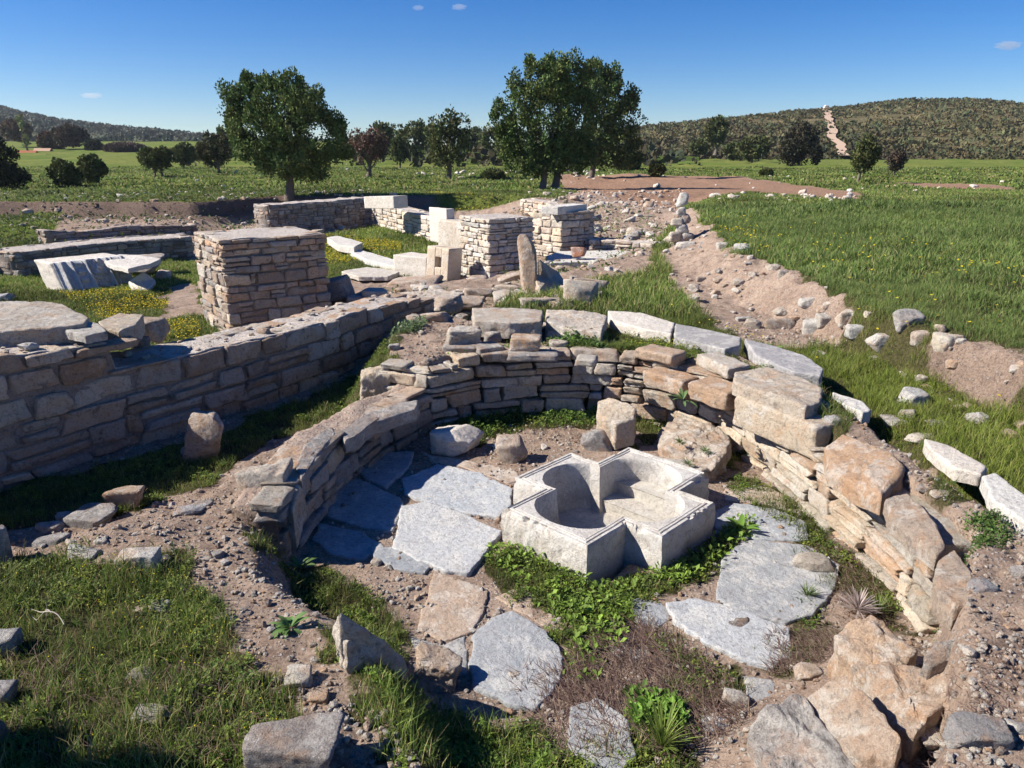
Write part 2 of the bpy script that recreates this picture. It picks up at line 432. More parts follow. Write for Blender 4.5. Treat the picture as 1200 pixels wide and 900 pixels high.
BARE = [wp([(190,335),(232,330),(232,368),(200,372)], 0), wp([(772,292),(806,245),(850,302),(945,350),(992,376),(978,392),(880,388),(808,345)], .6),
        wp([(1100,406),(1200,440),(1300,482),(1300,498),(1200,456),(1100,412)], .68), wp([(380,322),(470,322),(500,345),(420,362),(370,350)], .1),
        wp([(560,290),(700,225),(800,232),(760,320),(640,350),(480,360)], .4)]
FUR = wp([(655,205),(860,207),(1015,228),(1000,236),(880,226),(780,236),(700,228),(660,222)], .75)
FUR2 = wp([(1040,212),(1180,218),(1200,225),(1080,220)], .75)
def grass_mask(x, y):
    x = np.asarray(x, float); y = np.asarray(y, float)
    g = np.zeros_like(x); n = fbm2(x, y, 2.1, 4, 31); nf = fbm2(x, y, 9, 3, 32)
    for k, (poly, s) in GP.items():
        w = .26 if s > .3 and k not in ('strip', 'mound', 'nave', 'nave2') else .5
        sd = sd_poly(x, y, poly)
        g = np.maximum(g, s*sst((sd+n*min(w, .3)*1.7+nf*.10)/w+.5))
    fld = sst((y-24.6-3.3*sst((x+10.5)/2))/.6)*sst((-x-2.5)/2)+sst((y-26.6+3.2*sst((x-4)/1.5))/1.0)*(.75+.25*sst((x-6)/2))*sst((x+4)/2); g = np.maximum(g, np.clip(fld, 0, 1))
    for b in BARE: g = g*(1-.93*sst((sd_poly(x, y, b)+n*.5+nf*.15)/.3+.5))
    for b in (FUR, FUR2): g = g*(1-.9*sst((sd_poly(x, y, b)+n*.6)/1+.5))
    return np.clip(g+nf*.12*(g > .05), 0, 1)

# ------------------------------------------------------------------ ground sheet
def axis(segs):
    out = [segs[0][0]]
    for a, b, s0, s1 in segs:
        x = a
        while x < b-1e-6:
            t = (x-a)/(b-a); x += s0*(s1/s0)**t; out.append(min(x, b))
    return np.unique(np.round(out, 5))
xs = axis([(-700,-60,40,4),(-60,-14,4,.4),(-14,-5,.4,.06),(-5,-2.8,.06,.028),(-2.8,3.2,.028,.028),(3.2,5,.028,.06),(5,14,.06,.4),(14,60,.4,4),(60,700,4,40)])
ys = axis([(-30,0,6,.6),(0,1.6,.6,.05),(1.6,7.5,.026,.035),(7.5,13,.035,.09),(13,27,.09,.16),(27,60,.16,1.2),(60,900,1.2,50)])
X, Y = np.meshgrid(xs, ys); Z = terr(X, Y)
nx, ny = len(xs), len(ys)
gm = grass_mask(X.ravel(), Y.ravel())
fu = np.maximum(sst((sd_poly(X.ravel(), Y.ravel(), FUR)+fbm2(X.ravel(), Y.ravel(), .8, 3, 40)*.7)/1+.5), sst(sd_poly(X.ravel(), Y.ravel(), FUR2)/1+.5))
farm = sst((Y.ravel()-7)/9)
idx = np.arange(nx*ny).reshape(ny, nx)
q = np.stack([idx[:-1,:-1], idx[:-1,1:], idx[1:,1:], idx[1:,:-1]], -1).reshape(-1, 4).astype(np.int32)
me = mesh('ground', np.stack([X.ravel(), Y.ravel(), Z.ravel()], 1), q, M_ground, np.stack([gm, fu, 1-.6*gm, farm], 1))
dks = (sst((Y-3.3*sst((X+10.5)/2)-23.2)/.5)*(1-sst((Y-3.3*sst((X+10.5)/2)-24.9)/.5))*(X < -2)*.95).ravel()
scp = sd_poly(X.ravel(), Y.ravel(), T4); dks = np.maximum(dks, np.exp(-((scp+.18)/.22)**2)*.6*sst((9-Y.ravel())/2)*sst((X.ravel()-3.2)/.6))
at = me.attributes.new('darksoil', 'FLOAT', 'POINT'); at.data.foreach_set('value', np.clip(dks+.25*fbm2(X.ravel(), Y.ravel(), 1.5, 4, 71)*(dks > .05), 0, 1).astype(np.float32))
tag(link('ground', me), kind='structure')
print('ground', nx, ny)

# ------------------------------------------------------------------ masonry walls
def resample(path, step):
    P = np.array(path, float); seg = np.linalg.norm(np.diff(P, axis=0), axis=1); s = np.concatenate([[0], np.cumsum(seg)])
    n = max(2, int(s[-1]/step)+1); t = np.linspace(0, s[-1], n)
    return np.stack([np.interp(t, s, P[:,0]), np.interp(t, s, P[:,1])], 1), t, s[-1]
class Path:
    def __init__(p, pts):
        p.P = np.array(pts, float); seg = np.linalg.norm(np.diff(p.P, axis=0), axis=1); p.s = np.concatenate([[0], np.cumsum(seg)]); p.L = p.s[-1]
    def at(p, s, d=0.0):
        s = np.asarray(s, float)
        x = np.interp(s, p.s, p.P[:,0]); y = np.interp(s, p.s, p.P[:,1])
        e = .12
        x2 = np.interp(np.clip(s+e, 0, p.L), p.s, p.P[:,0]); y2 = np.interp(np.clip(s+e, 0, p.L), p.s, p.P[:,1])
        x1 = np.interp(np.clip(s-e, 0, p.L), p.s, p.P[:,0]); y1 = np.interp(np.clip(s-e, 0, p.L), p.s, p.P[:,1])
        tx, ty = x2-x1, y2-y1; l = np.sqrt(tx*tx+ty*ty)+1e-9; tx, ty = tx/l, ty/l
        return x-ty*d, y+tx*d, tx, ty
def course_stones(bag, path, z0, hf, seed, depth=.16, ch=(.09,.16), ln=(.16,.42), tints='wwgop', n=5, side=1, s0=0, s1=None, rough=.012, recess=0.0, z0f=None, gap=.012):
    """lay stones along path; their faces look to the path's right when side is 1 (body to the left)"""
    r = np.random.default_rng(seed); s1 = path.L if s1 is None else s1
    z = z0; row = 0
    zmax = max(float(hf(s)) for s in np.linspace(s0, s1, 40))
    while z < zmax-.03:
        h = r.uniform(*ch)
        s = s0-(r.uniform(0, .1) if row % 2 else 0)
        while s < s1-.02:
            l = r.uniform(*ln)*(1 if r.random() > .15 else .5)
            e = min(s+l, s1+.01)
            if s1-e < .08: e = s1+.005
            sm = (max(s, s0-.02)+e)/2; top = float(hf(np.clip(sm, s0, s1)))
            hh = min(h, top-z)
            if hh > .035:
                parts = [(0, hh)] if r.random() > .32 or hh < .085 else [(0, hh*.48), (hh*.5, hh*.5)]
                for (dz, ph) in parts:
                    w = (e-s)/2-gap/2
                    if w < .02: continue
                    dd = depth*r.uniform(.8, 1.1)
                    v, f = rounded_box((w, dd/2, ph/2-gap*.35), n, int(r.integers(1e6)), rr=min(.016, ph*.2), jit=.25, rough=rough*1.25, freq=9)
                    v = v+np.array([0, 0, z+dz+ph/2+r.normal(0, .004)])
                    # bend along path
                    ss = np.clip(sm+v[:,0], -.03, path.L+.03)
                    prot = r.uniform(-.026, .022)+recess
                    x, y, tx, ty = path.at(np.clip(ss, 0, path.L), 0)
                    ov = ss-np.clip(ss, 0, path.L)
                    d = side*(dd/2+v[:,1]+prot)
                    vv = np.stack([x-ty*d+tx*ov, y+tx*d+ty*ov, v[:,2]], 1)
                    if side < 0: f = f[:, ::-1]
                    bag.add(vv, f, jcol(TINT[r.choice(list(tints))], r, .27))
            s = e
        z += h; row += 1
def core(path, z0, hf, thick, seed, inset=.035, top_rough=.03, side=1, step=.035, ends=True):
    """mortar body of a wall, a closed loft with a rough top"""
    P, t, Lt = resample(path.P, step); x, y, tx, ty = path.at(t)
    nw = max(4, int(thick/step)); ds = np.linspace(inset, thick-inset, nw+1)
    top = np.array([float(hf(s)) for s in t])
    cols = []
    def ring(d, z): cols.append((d, z))
    rows = []
    zb = z0-.15
    prof = [(inset, zb), (inset, None)]+[(d, 'top') for d in ds]+[(thick-inset, None), (thick-inset, zb)]
    V = []
    for d, k in prof:
        px, py = x-ty*d*side, y+tx*d*side
        if k == 'top' or k is None:
            zz = top-.012+(fbm2(px, py, 4, 4, seed)*top_rough+fbm2(px, py, 22, 3, seed+1)*top_rough*.4 if k == 'top' else -.02)
        else: zz = np.full_like(px, k)
        V.append(np.stack([px, py, zz], 1))
    m = len(prof); n = len(t); V = np.stack(V, 1).reshape(-1, 3)
    idx = np.arange(n*m).reshape(n, m)
    q = np.stack([idx[:-1,:-1], idx[:-1,1:], idx[1:,1:], idx[1:,:-1]], -1).reshape(-1, 4)
    if side > 0: q = q[:, ::-1]
    caps = []
    if ends:
        for row in (idx[0], idx[-1]):
            V = np.vstack([V, V[row].mean(0)]); c = len(V)-1
            caps += [[row[i], row[(i+1) % m], c] for i in range(m)]
    fs = [q.astype(np.int32)]
    if caps: fs.append(np.array(caps, dtype=np.int32))
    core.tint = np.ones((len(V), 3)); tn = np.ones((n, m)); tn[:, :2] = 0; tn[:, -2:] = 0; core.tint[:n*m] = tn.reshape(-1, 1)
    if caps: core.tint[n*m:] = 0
    return V, fs
def hfun(pairs):
    a = np.array(pairs, float); return lambda s: np.interp(s, a[:,0], a[:,1])
def wall(name, label, cat, path, z0, hf, thick, seed, mats=(M_stone, M_mortar, M_cap), both=True, ends=True, group=None, cap=True, **kw):
    pt = Path(path); root = empty(name, (*pt.P[len(pt.P)//2], z0)); tag(root, label, cat, group)
    o = np.array(root.location)
    b = Bag(); course_stones(b, pt, z0-.08, hf, seed, **kw)
    if both:
        x, y, tx, ty = pt.at(pt.s); outer = Path(np.stack([x-ty*thick, y+tx*thick], 1))
        sc2 = outer.L/pt.L; kw2 = dict(kw); course_stones(b, outer, z0-.08, lambda s: hf(s/sc2), seed+1, side=-1, **kw2)
    if ends:
        for s, sg in ((0, 1), (pt.L, -1)):
            x, y, tx, ty = [float(k) for k in pt.at(s)]
            e = Path([(x, y), (x-ty*thick, y+tx*thick)])
            hh = float(hf(s)); course_stones(b, e, z0-.08, lambda q: hh, seed+2+int(s > 0), side=-sg, **kw)
    link('masonry', b.me('masonry', mats[0], origin=o), root)
    V, fs = core(pt, z0, hf, thick, seed)
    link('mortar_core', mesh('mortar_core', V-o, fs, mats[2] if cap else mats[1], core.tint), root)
    return root

def pier(name, label, corner, a1, w1, w2, z0, top, seed, mats, tints='wwgp', ch=(.08,.15), ln=(.12,.38), n=5, rough=.012):
    """free standing square pier; corner = nearest corner, a1 = heading of the face running right"""
    cx, cy = corner; e1 = np.array([cos(a1), sin(a1)]); e2 = np.array([-sin(a1), cos(a1)])
    A = np.array([cx, cy]); B = A+e1*w1; D = A+e2*w2; E = B+e2*w2
    root = empty(name, (*((A+E)/2), z0)); tag(root, label, 'pier'); o = np.array(root.location)
    b = Bag(); r = np.random.default_rng(seed); z = z0-.06; row = 0
    while z < top-.03:
        h = min(r.uniform(*ch), top-z)
        if top-z-h < .05: h = top-z
        k = .14 if row % 2 else 0
        for (p, q_) in ((A, B), (B, E), (E, D), (D, A)):
            pt = Path([p, q_]); course_stones(b, pt, z, lambda s, zz=z+h: zz, int(r.integers(1e6)), depth=.2, ch=(h, h+1e-6), ln=ln, tints=tints, n=n, s0=k if row % 2 else 0, s1=pt.L-(.14-k), rough=rough)
        z += h; row += 1
    # fix overlaps: corners alternate
    link('masonry', b.me('masonry', mats[0], origin=o), root)
    V, fs = core(Path([A+e1*.03, B-e1*.03]), z0, lambda s: top+.01, w2, seed, inset=.04, top_rough=.02)
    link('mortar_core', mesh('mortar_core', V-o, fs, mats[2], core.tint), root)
    return root

# --- the long shaded wall at the left
a, b_ = W(0,577,0), W(452,420,0); d_ = (b_-a)[:2]/np.linalg.norm((b_-a)[:2])
pA = a[:2]-d_*1.6
LW = [tuple(pA), tuple(a[:2]), tuple(W(233,500,0)[:2]), tuple(W(400,443,0)[:2]), tuple(W(462,413,0)[:2]), tuple(W(530,386,0)[:2])]
lp = Path(LW)
def s_at(px, v, z):      # arclength of the pixel's point along the long wall
    p = W(px, v, z)[:2]; ss = np.linspace(0, lp.L, 400); x, y, _, _ = lp.at(ss); return ss[np.argmin((x-p[0])**2+(y-p[1])**2)]
sj = s_at(156, 442, .68)
hLW = hfun([(0,1.0),(sj-.9,1.0),(sj-.03,.93),(sj,.70),(sj+1.2,.66),(lp.L-2.2,.66),(lp.L-.9,.58),(lp.L,.44)])
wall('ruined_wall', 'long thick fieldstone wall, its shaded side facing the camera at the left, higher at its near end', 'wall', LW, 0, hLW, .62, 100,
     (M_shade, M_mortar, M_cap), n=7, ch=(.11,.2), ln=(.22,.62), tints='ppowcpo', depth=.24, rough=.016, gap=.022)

b = Bag(); r = np.random.default_rng(5)
for k in range(420):
    s_ = r.uniform(0, lp.L-.6); d = r.uniform(.08, .98 if s_ < sj-.3 else .55)
    if r.random() < (0 if s_ < sj-.2 else .72): continue
    x, y, tx, ty = [float(q) for q in lp.at(s_)]; sz = .02*(6**(r.random()**2)); v, f = boulder((sz*1.2, sz, sz*.6), int(r.integers(99)), 2, 6, rough=.08)
    v = rotz(v, r.uniform(0, 6)); b.add(v+np.array([x-ty*d, y+tx*d, float(hLW(s_))-.005+sz*.15]), f, jcol(TINT[r.choice(list('pwpyc'))], r, .15))
lwr = bpy.data.objects['ruined_wall']; lo_ = np.array(lwr.location)
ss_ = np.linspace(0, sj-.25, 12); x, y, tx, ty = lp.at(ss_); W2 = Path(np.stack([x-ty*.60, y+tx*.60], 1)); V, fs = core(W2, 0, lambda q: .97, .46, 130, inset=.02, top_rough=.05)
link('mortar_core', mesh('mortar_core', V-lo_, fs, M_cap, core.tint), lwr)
bk = Bag(); x, y, tx, ty = W2.at(W2.s); course_stones(bk, Path(np.stack([x-ty*.46, y+tx*.46], 1)), -.08, lambda q: .97, 131, side=-1, ch=(.11,.2), ln=(.22,.6), tints='ppowc')
x, y, tx, ty = [float(k) for k in W2.at(W2.L)]; course_stones(bk, Path([(x, y), (x-ty*.46, y+tx*.46)]), -.08, lambda q: .97, 132, side=1, ch=(.11,.2), ln=(.15,.4), tints='ppowc')
link('masonry', bk.me('masonry', M_shade, origin=lo_), lwr)
link('capping_rubble', b.me('capping_rubble', M_stone, False, origin=np.array(lwr.location)), lwr)
# --- piers
P1 = W(258,400,0)
c1 = W(257,282,1.3)[:2]; a1 = radians(36)
pier('stone_pier', 'tall square fieldstone pier, nearest of the piers, rising behind the long shaded wall', c1, a1, 1.42, 1.35, 0, 1.30, 211, (M_shade, M_mortar, M_cap), n=6, tints='pwpogcp', ch=(.07,.17), ln=(.14,.42))
c2 = W(573,331,0)[:2]; c2r = W(620,317,0)[:2]
a2 = atan2(c2r[1]-c2[1], c2r[0]-c2[0])
pier('stone_pier', 'square pier of pale flat stones just behind the upright weathered post', c2, radians(34), 1.05, 1.1, 0, 1.17, 222, (M_far, M_mortar, M_cap), tints='wcwy', ch=(.08,.15), ln=(.14,.4))
c3 = W(657,295,.3)[:2]
pier('stone_pier', 'low square pier with a white slab leaning on it, farthest right of the piers', c3, radians(36), 1.0, 1.0, .2, 1.13, 233, (M_far, M_mortar, M_cap), tints='wcwp', ch=(.1,.18), ln=(.16,.4))

# --- far walls of the nave
FW = wp([(22,326),(80,318),(150,309),(228,303)], 0)
wall('ruined_wall', 'low whitish-topped wall running behind the carved marble block', 'wall', FW, 0, hfun([(0,.5),(9,.5)]), 1.0, 301, (M_shade, M_mortar, M_cap), tints='ggpd', n=4, ch=(.1,.16))
wall('ruined_wall', 'short stretch of low wall cut off by the left picture edge behind the gap', 'wall', wp([(-120,336),(-20,324),(14,318)], 0), 0, hfun([(0,.45),(9,.45)]), .7, 305, (M_shade, M_mortar, M_cap), tints='ggpd', n=4, ch=(.1,.16))
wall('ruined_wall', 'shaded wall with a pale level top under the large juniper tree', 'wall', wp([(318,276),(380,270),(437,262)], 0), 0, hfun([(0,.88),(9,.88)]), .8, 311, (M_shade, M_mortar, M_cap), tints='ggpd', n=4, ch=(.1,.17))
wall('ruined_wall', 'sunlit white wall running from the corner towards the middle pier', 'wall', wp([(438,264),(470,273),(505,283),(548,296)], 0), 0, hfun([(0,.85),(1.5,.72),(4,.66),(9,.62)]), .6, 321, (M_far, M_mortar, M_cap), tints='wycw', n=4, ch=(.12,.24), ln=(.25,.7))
wall('retaining_wall', 'dark rubble retaining wall at the foot of the earth bank', 'wall', wp([(56,289),(110,284),(170,280),(232,276)], 0), 0, hfun([(0,.42),(1,.30),(2,.40),(3.5,.30),(5,.38),(9,.3)]), .5, 331, (M_shade, M_mortar, M_mortar), tints='gdgp', n=4, ch=(.1,.18), ln=(.2,.5), cap=False)
wall('ruined_wall', 'low sunlit wall stub beside the farthest pier, ending at the white slab', 'wall', wp([(610,262),(640,268),(650,280)], .2), .2, hfun([(0,.95),(9,.95)]), .5, 341, (M_far, M_mortar, M_cap), tints='wcp', n=4)
wall('ruined_wall', 'low stone footing of flat blocks right of the farthest pier', 'wall', wp([(690,297),(730,300),(764,302)], .25), .25, hfun([(0,.55),(9,.5)]), .5, 351, (M_far, M_mortar, M_cap), tints='wcp', n=4)

# --- the apse wall: one ruin of three stretches, with its large stones as parts
apse = empty('apse_wall', (float(IN_B[2][0]), float(IN_B[2][1]), 0)); tag(apse, 'curved ruined apse wall of coursed stone half enclosing the marble basin', 'wall')
ao = np.array(apse.location)
bL = Bag(); pL = Path(IN_L)
course_stones(bL, pL, -.06, hfun([(0,.42),(.8,.46),(1.3,.42),(pL.L,.40)]), 401, depth=.2, ch=(.08,.15), ln=(.2,.5), tints='pwpgc', n=7, rough=.017)
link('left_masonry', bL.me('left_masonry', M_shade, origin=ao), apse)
bB = Bag(); pB = Path([STEP0]+IN_B)
course_stones(bB, pB, -.06, hfun([(0,.60),(.4,.56),(.7,.56),(.75,.62),(1.6,.66),(pB.L,.60)]), 411, depth=.24, ch=(.07,.15), ln=(.14,.5), tints='wcpowcw', n=8, rough=.013)
link('back_masonry', bB.me('back_masonry', M_stone, origin=ao), apse)
bR = Bag(); pR = Path(IN_R)
course_stones(bR, pR, -.06, hfun([(0,.60),(.5,.58),(.75,.38),(1.3,.40),(1.8,.50),(pR.L,.54)]), 421, depth=.26, ch=(.09,.15), ln=(.2,.5), tints='cwcocw', n=7, rough=.013)
link('right_masonry', bR.me('right_masonry', M_stone, origin=ao), apse)
hh_arm = hfun([(0,.40),(.8,.45),(1.3,.41),(pL.L,.39)])
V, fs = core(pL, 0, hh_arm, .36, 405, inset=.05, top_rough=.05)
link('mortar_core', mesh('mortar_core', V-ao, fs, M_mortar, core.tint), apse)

# ------------------------------------------------------------------ single stones
def put(name, v, f, mat, tint, label, cat, loc, group=None, parent=None, seed=0, kind=None):
    r = np.random.default_rng(seed+5)
    me = mesh(name, v, f, mat, np.tile(jcol(TINT[tint] if isinstance(tint, str) else tint, r, .08), (len(v), 1)))
    o = link(name, me, parent, loc)
    if parent is None: tag(o, label, cat, group, kind)
    elif label: o['label'] = label
    return o
_seed = [1000]
def stone(u, vb, w, h, tint, label='', name='loose_stone', z=None, ratio=.8, planes=8, sub=4, rough=.05, mat=None, tilt=(0,0), rz=None, group=None, parent=None, embed=.12, minh=.35, sd=None):
    _seed[0] += 1; s = _seed[0] if sd is None else sd; r = np.random.default_rng(s)
    p = hit(u, vb) if z is None else W(u, vb, z)
    zz = p[2] if z is None else z
    dep = p[1]*CP-(zz-H0)*SP; wm = w*dep/F; hm = h*dep/F
    th = atan2(H0-zz, p[1]); D = wm*ratio
    Hh = max((hm-D*sin(th)*.75)/cos(th), wm*minh)
    Hh *= 1+embed
    v, f = boulder((wm*1.06, D, Hh), s, sub, planes, rough=rough)
    v = rotv(v, radians(tilt[0]), radians(tilt[1]), 0)
    if rz is not None: v = rotz(v, radians(rz))
    v[:,2] -= v[:,2].min()+embed*Hh
    k = D/2*.85
    loc = (p[0]*(1+k/p[1]), p[1]+k, (min(T(p[0]*(1+k/p[1]), p[1]+k), zz+.05)*.6+zz*.4-.012) if z is None else zz)
    if parent is not None: loc = tuple(np.array(loc)-np.array(parent.location))
    return put(name, v, f, mat or M_stone, tint, label, 'stone' if name != 'boulder' else 'boulder', loc, group, parent, s)
def slab(poly, z, thick, tint, label, name='paving_slab', cat=None, mat=None, rough=.006, group=None, parent=None, res=.018, edge=.012, seed=None, strata=0.0, wob=.012):
    _seed[0] += 1; s = seed or _seed[0]
    zs = z if isinstance(z, (list, tuple)) else [z]*len(poly)
    P = np.array([W(u, v, q) for (u, v), q in zip(poly, zs)])
    if ((np.roll(P, -1, 0)[:,0]-P[:,0])*(np.roll(P, -1, 0)[:,1]+P[:,1])).sum() > 0: P = P[::-1]   # counter-clockwise
    c = P.mean(0); seg = np.linalg.norm(np.roll(P, -1, 0)-P, axis=1); B = []
    for i in range(len(P)):
        n = max(2, int(seg[i]/res)); t = np.arange(n)/n
        B.append(P[i]+(P[(i+1) % len(P)]-P[i])*t[:, None])
    B = np.concatenate(B)
    dirn = B-c; dirn[:,2] = 0; ln = np.linalg.norm(dirn, axis=1)[:, None]; un = dirn/ln
    B = B+un*(wob*1.8*fbm(np.stack([B[:,0]*9, B[:,1]*9, np.full(len(B), s*.7)], 1), 5, s, .65))[:, None]
    n = len(B); R = max(5, int(ln.mean()/res)); V = []
    for k in range(1, R+1): V.append(c+(B-c)*(k/R)*(1-edge/ln.mean()))
    V = np.array(V); flat = V.reshape(-1, 3)
    dz = fbm(np.stack([flat[:,0]*3, flat[:,1]*3, np.full(len(flat), s*.3)], 1), 5, s)*rough*2.2+np.abs(fbm(np.stack([flat[:,0]*14, flat[:,1]*14, np.full(len(flat), s*.3)], 1), 3, s+4))*-rough
    if strata: dz += strata*1.3*fbm(np.stack([(flat[:,0]*.8+flat[:,1]*.6)*16, (flat[:,1]*.8-flat[:,0]*.6)*2.5, flat[:,1]*0+s], 1), 4, s+8); dz += np.floor(fbm(np.stack([flat[:,0]*5, flat[:,1]*2.2, flat[:,1]*0+s], 1), 3, s+8)*3.2)/3.2*strata
    flat = flat+np.stack([0*dz, 0*dz, dz], 1)
    rings = [flat.reshape(R, n, 3)]
    last = rings[0][-1]
    prof = [(edge*.7, -edge*.35), (edge, -edge*1.1)]+[(edge, -edge-(thick-edge)*t) for t in np.linspace(.2, 1, max(2, int(thick/res)))]
    for dx, dzz in prof:
        q = last+un*dx+np.array([0, 0, dzz])
        if dzz < -edge*1.2: q = q+un*(rough*1.6*fbm(np.stack([q[:,0]*12, q[:,1]*12, q[:,2]*12], 1)+s, 3, s+5))[:, None]
        rings.append(q[None])
    A = np.concatenate(rings); m = len(A); V = A.reshape(-1, 3)
    idx = np.arange(n*m).reshape(m, n); nx_ = np.roll(idx, -1, 1)
    q = np.stack([idx[:-1], idx[1:], nx_[1:], nx_[:-1]], -1).reshape(-1, 4)
    V = np.vstack([V, c+[0,0,float(dz[:n].mean())]]); ci = len(V)-1
    tri = np.stack([np.full(n, ci), idx[0], nx_[0]], 1)
    loc = c.copy(); loc[2] -= thick
    V = V-loc
    if parent is not None: loc = loc-np.array(parent.location)
    return put(name, V, [q.astype(np.int32), tri.astype(np.int32)], mat or M_marble, tint, label, cat or 'slab', tuple(loc), group, parent, s)
def block(p1, p2, z0, h, depth, tint, label, name='stone_block', parent=None, mat=None, cat='stone', rr=.025, rough=.014, n=14, jit=.08, tilt=0, lean=0, za=None, freq=7):
    """squared stone: p1,p2 = pixels of its lower front edge, at height z0"""
    _seed[0] += 1; s = _seed[0]
    A = W(*p1, z0); B = W(*p2, z0 if za is None else za); e = (B-A)[:2]; l = np.linalg.norm(e); an = atan2(e[1], e[0])
    v, f = rounded_box((l/2, depth/2, h/2), n, s, rr=rr, jit=jit, rough=rough, freq=freq)
    v = rotv(v, radians(lean), radians(tilt), 0); v[:,2] += h/2; v[:,1] += depth/2
    v = rotz(v, an); loc = (A+B)/2
    if za is not None: loc[2] = (z0+za)/2
    if parent is not None: loc = loc-np.array(parent.location)
    return put(name, v, f, mat or M_stone, tint, label, cat, tuple(loc), None, parent, s)

# large stones of the apse wall (parts of it): inner top course, right side
ap = apse
block((856,497),(953,541),.36,.25,.40,'c','broad cream and orange block below the streaked slab','facing_block',ap,n=22,rr=.03,rough=.010,jit=.05)
slab([(860,434),(897,428),(940,440),(964,455),(962,470),(945,478),(900,460),(860,446)],[.70,.72,.72,.71,.70,.70,.70,.70],.11,'w','streaked grey and white slab on the orange block','facing_block',None,M_stone,.010,None,ap,edge=.02,strata=.012)
slab([(966,520),(985,504),(1030,520),(1062,545),(1052,562),(1035,582),(1005,572),(975,548)],[.58,.64,.66,.63,.60,.57,.53,.55],.12,'o','humped orange boulder in the inner edge','facing_block',None,M_stone,.012,None,ap,edge=.035)
slab([(1036,580),(1062,572),(1085,595),(1112,640),(1100,652),(1075,632),(1045,605)],[.59,.62,.62,.59,.57,.56,.57],.09,'p','long grey-topped edge stone','facing_block',None,M_stone,.010,None,ap,edge=.025)
slab([(1098,655),(1118,640),(1140,668),(1150,700),(1120,712),(1100,690)],[.59,.62,.62,.62,.59,.59],.12,'p',None,'facing_block',None,M_stone,.012,None,ap,edge=.025)
block((804,468),(852,484),.42,.155,.30,'o',None,'facing_block',ap,n=12); 
block((752,452),(798,466),.42,.14,.26,'o','squarish orange block in the back wall','facing_block',ap,n=12,jit=.05)
block((742,420),(786,430),.60,.10,.28,'o','grey-topped orange stone standing on the top course','top_stone',ap,n=12,rr=.03)
block((815,428),(851,446),.58,.11,.24,'w','small split block on the top course','top_stone',ap,n=12)
block((597,412),(633,413),.66,.12,.22,'o','small bright orange cube on the back wall','top_stone',ap,n=12,rr=.012,jit=.06)
block((527,408),(566,406),.64,.16,.26,'w',None,'top_stone',ap,n=12,rr=.03,rough=.03)
block((516,415),(560,416),.60,.07,.3,'g',None,'top_stone',ap,n=10); block((562,418),(592,414),.60,.07,.26,'g',None,'top_stone',ap,n=10)
block((593,424),(655,425),.60,.065,.24,'g',None,'top_stone',ap,n=10)
block((471,448),(505,452),.42,.12,.4,'g','pale broken block at the step of the wall','top_stone',ap,n=14,rr=.03,rough=.03)
block((672,430),(697,432),.60,.07,.22,'w',None,'top_stone',ap,n=10)
# leaning stump at the free end of the left arm
slab([(303,600),(297,578),(312,556),(338,545),(352,560),(345,600),(322,612)],[.22,.32,.44,.46,.44,.34,.22],.26,'w','tall pale broken end stone of the left arm','end_stone',None,M_stone,.02,None,ap,edge=.03)
slab([(305,552),(330,520),(362,512),(360,535),(340,556)],[.43,.45,.45,.44,.44],.14,'o',None,'end_stone',None,M_stone,.014,None,ap,edge=.02)
slab([(345,545),(362,515),(388,498),(394,507),(372,532),(352,562)],[.45,.46,.45,.44,.44,.44],.14,'g',None,'top_stone',None,M_stone,.012,None,ap,edge=.02)
slab([(396,505),(430,484),(470,470),(492,468),(489,478),(440,494),(402,518)],[.44,.44,.43,.43,.42,.42,.42],.10,'g',None,'top_stone',None,M_stone,.012,None,ap,edge=.02)

stone(321,622,50,84,'w','tall pale broken stone ending the left arm','end_stone',z=.10,parent=ap,ratio=.7,planes=8,sub=5,rough=.08,sd=412,embed=.05)
# outer coping slabs, each a thing lying on the outer edge
OG = 'long coping slabs round the outside of the apse'
slab([(553,360),(600,360),(636,363),(634,377),(596,378),(556,376)],.80,.16,'w','long coping slab with a rough brown front edge at the left end of the coping row','coping_slab',None,M_stone,.010,OG,edge=.012)
slab([(640,362),(700,366),(712,370),(705,388),(672,384),(640,377)],.74,.14,'w','coping slab with a broken grey front, second from the left of the coping row','coping_slab',None,M_stone,.014,OG,edge=.014)
slab([(712,364),(750,366),(790,377),(787,391),(757,386),(716,374)],.70,.12,'y','pale coping slab with a dark crack at its right end, third from the left of the row','coping_slab',None,M_marble,.007,OG,edge=.012)
slab([(791,379),(840,388),(868,395),(868,404),(850,409),(790,394)],.70,.12,'g','grey coping slab lying straight in the grass, fourth from the left of the row','coping_slab',None,M_marble,.007,OG,edge=.012)
slab([(872,397),(905,404),(942,415),(966,432),(962,440),(930,436),(885,415)],.70,.12,'b','tapering grey coping slab with its pointed end by the streaked wall slab','coping_slab',None,M_marble,.007,OG,edge=.012)
slab([(975,458),(1010,470),(1022,480),(1012,484),(975,466)],.60,.1,'y','small sunken pale coping slab showing through the grass right of the tapering one','coping_slab',None,M_marble,.008,OG)
slab([(1083,512),(1110,520),(1158,548),(1150,556),(1120,549),(1088,524)],.64,.08,'y','long flat coping slab at the upper edge of the gravelly wall top at the right','coping_slab',None,M_marble,.008,OG)
slab([(1150,556),(1165,552),(1215,590),(1240,625),(1200,610),(1165,585)],.64,.08,'y','coping slab cut off by the right picture edge','coping_slab',None,M_marble,.008,OG)

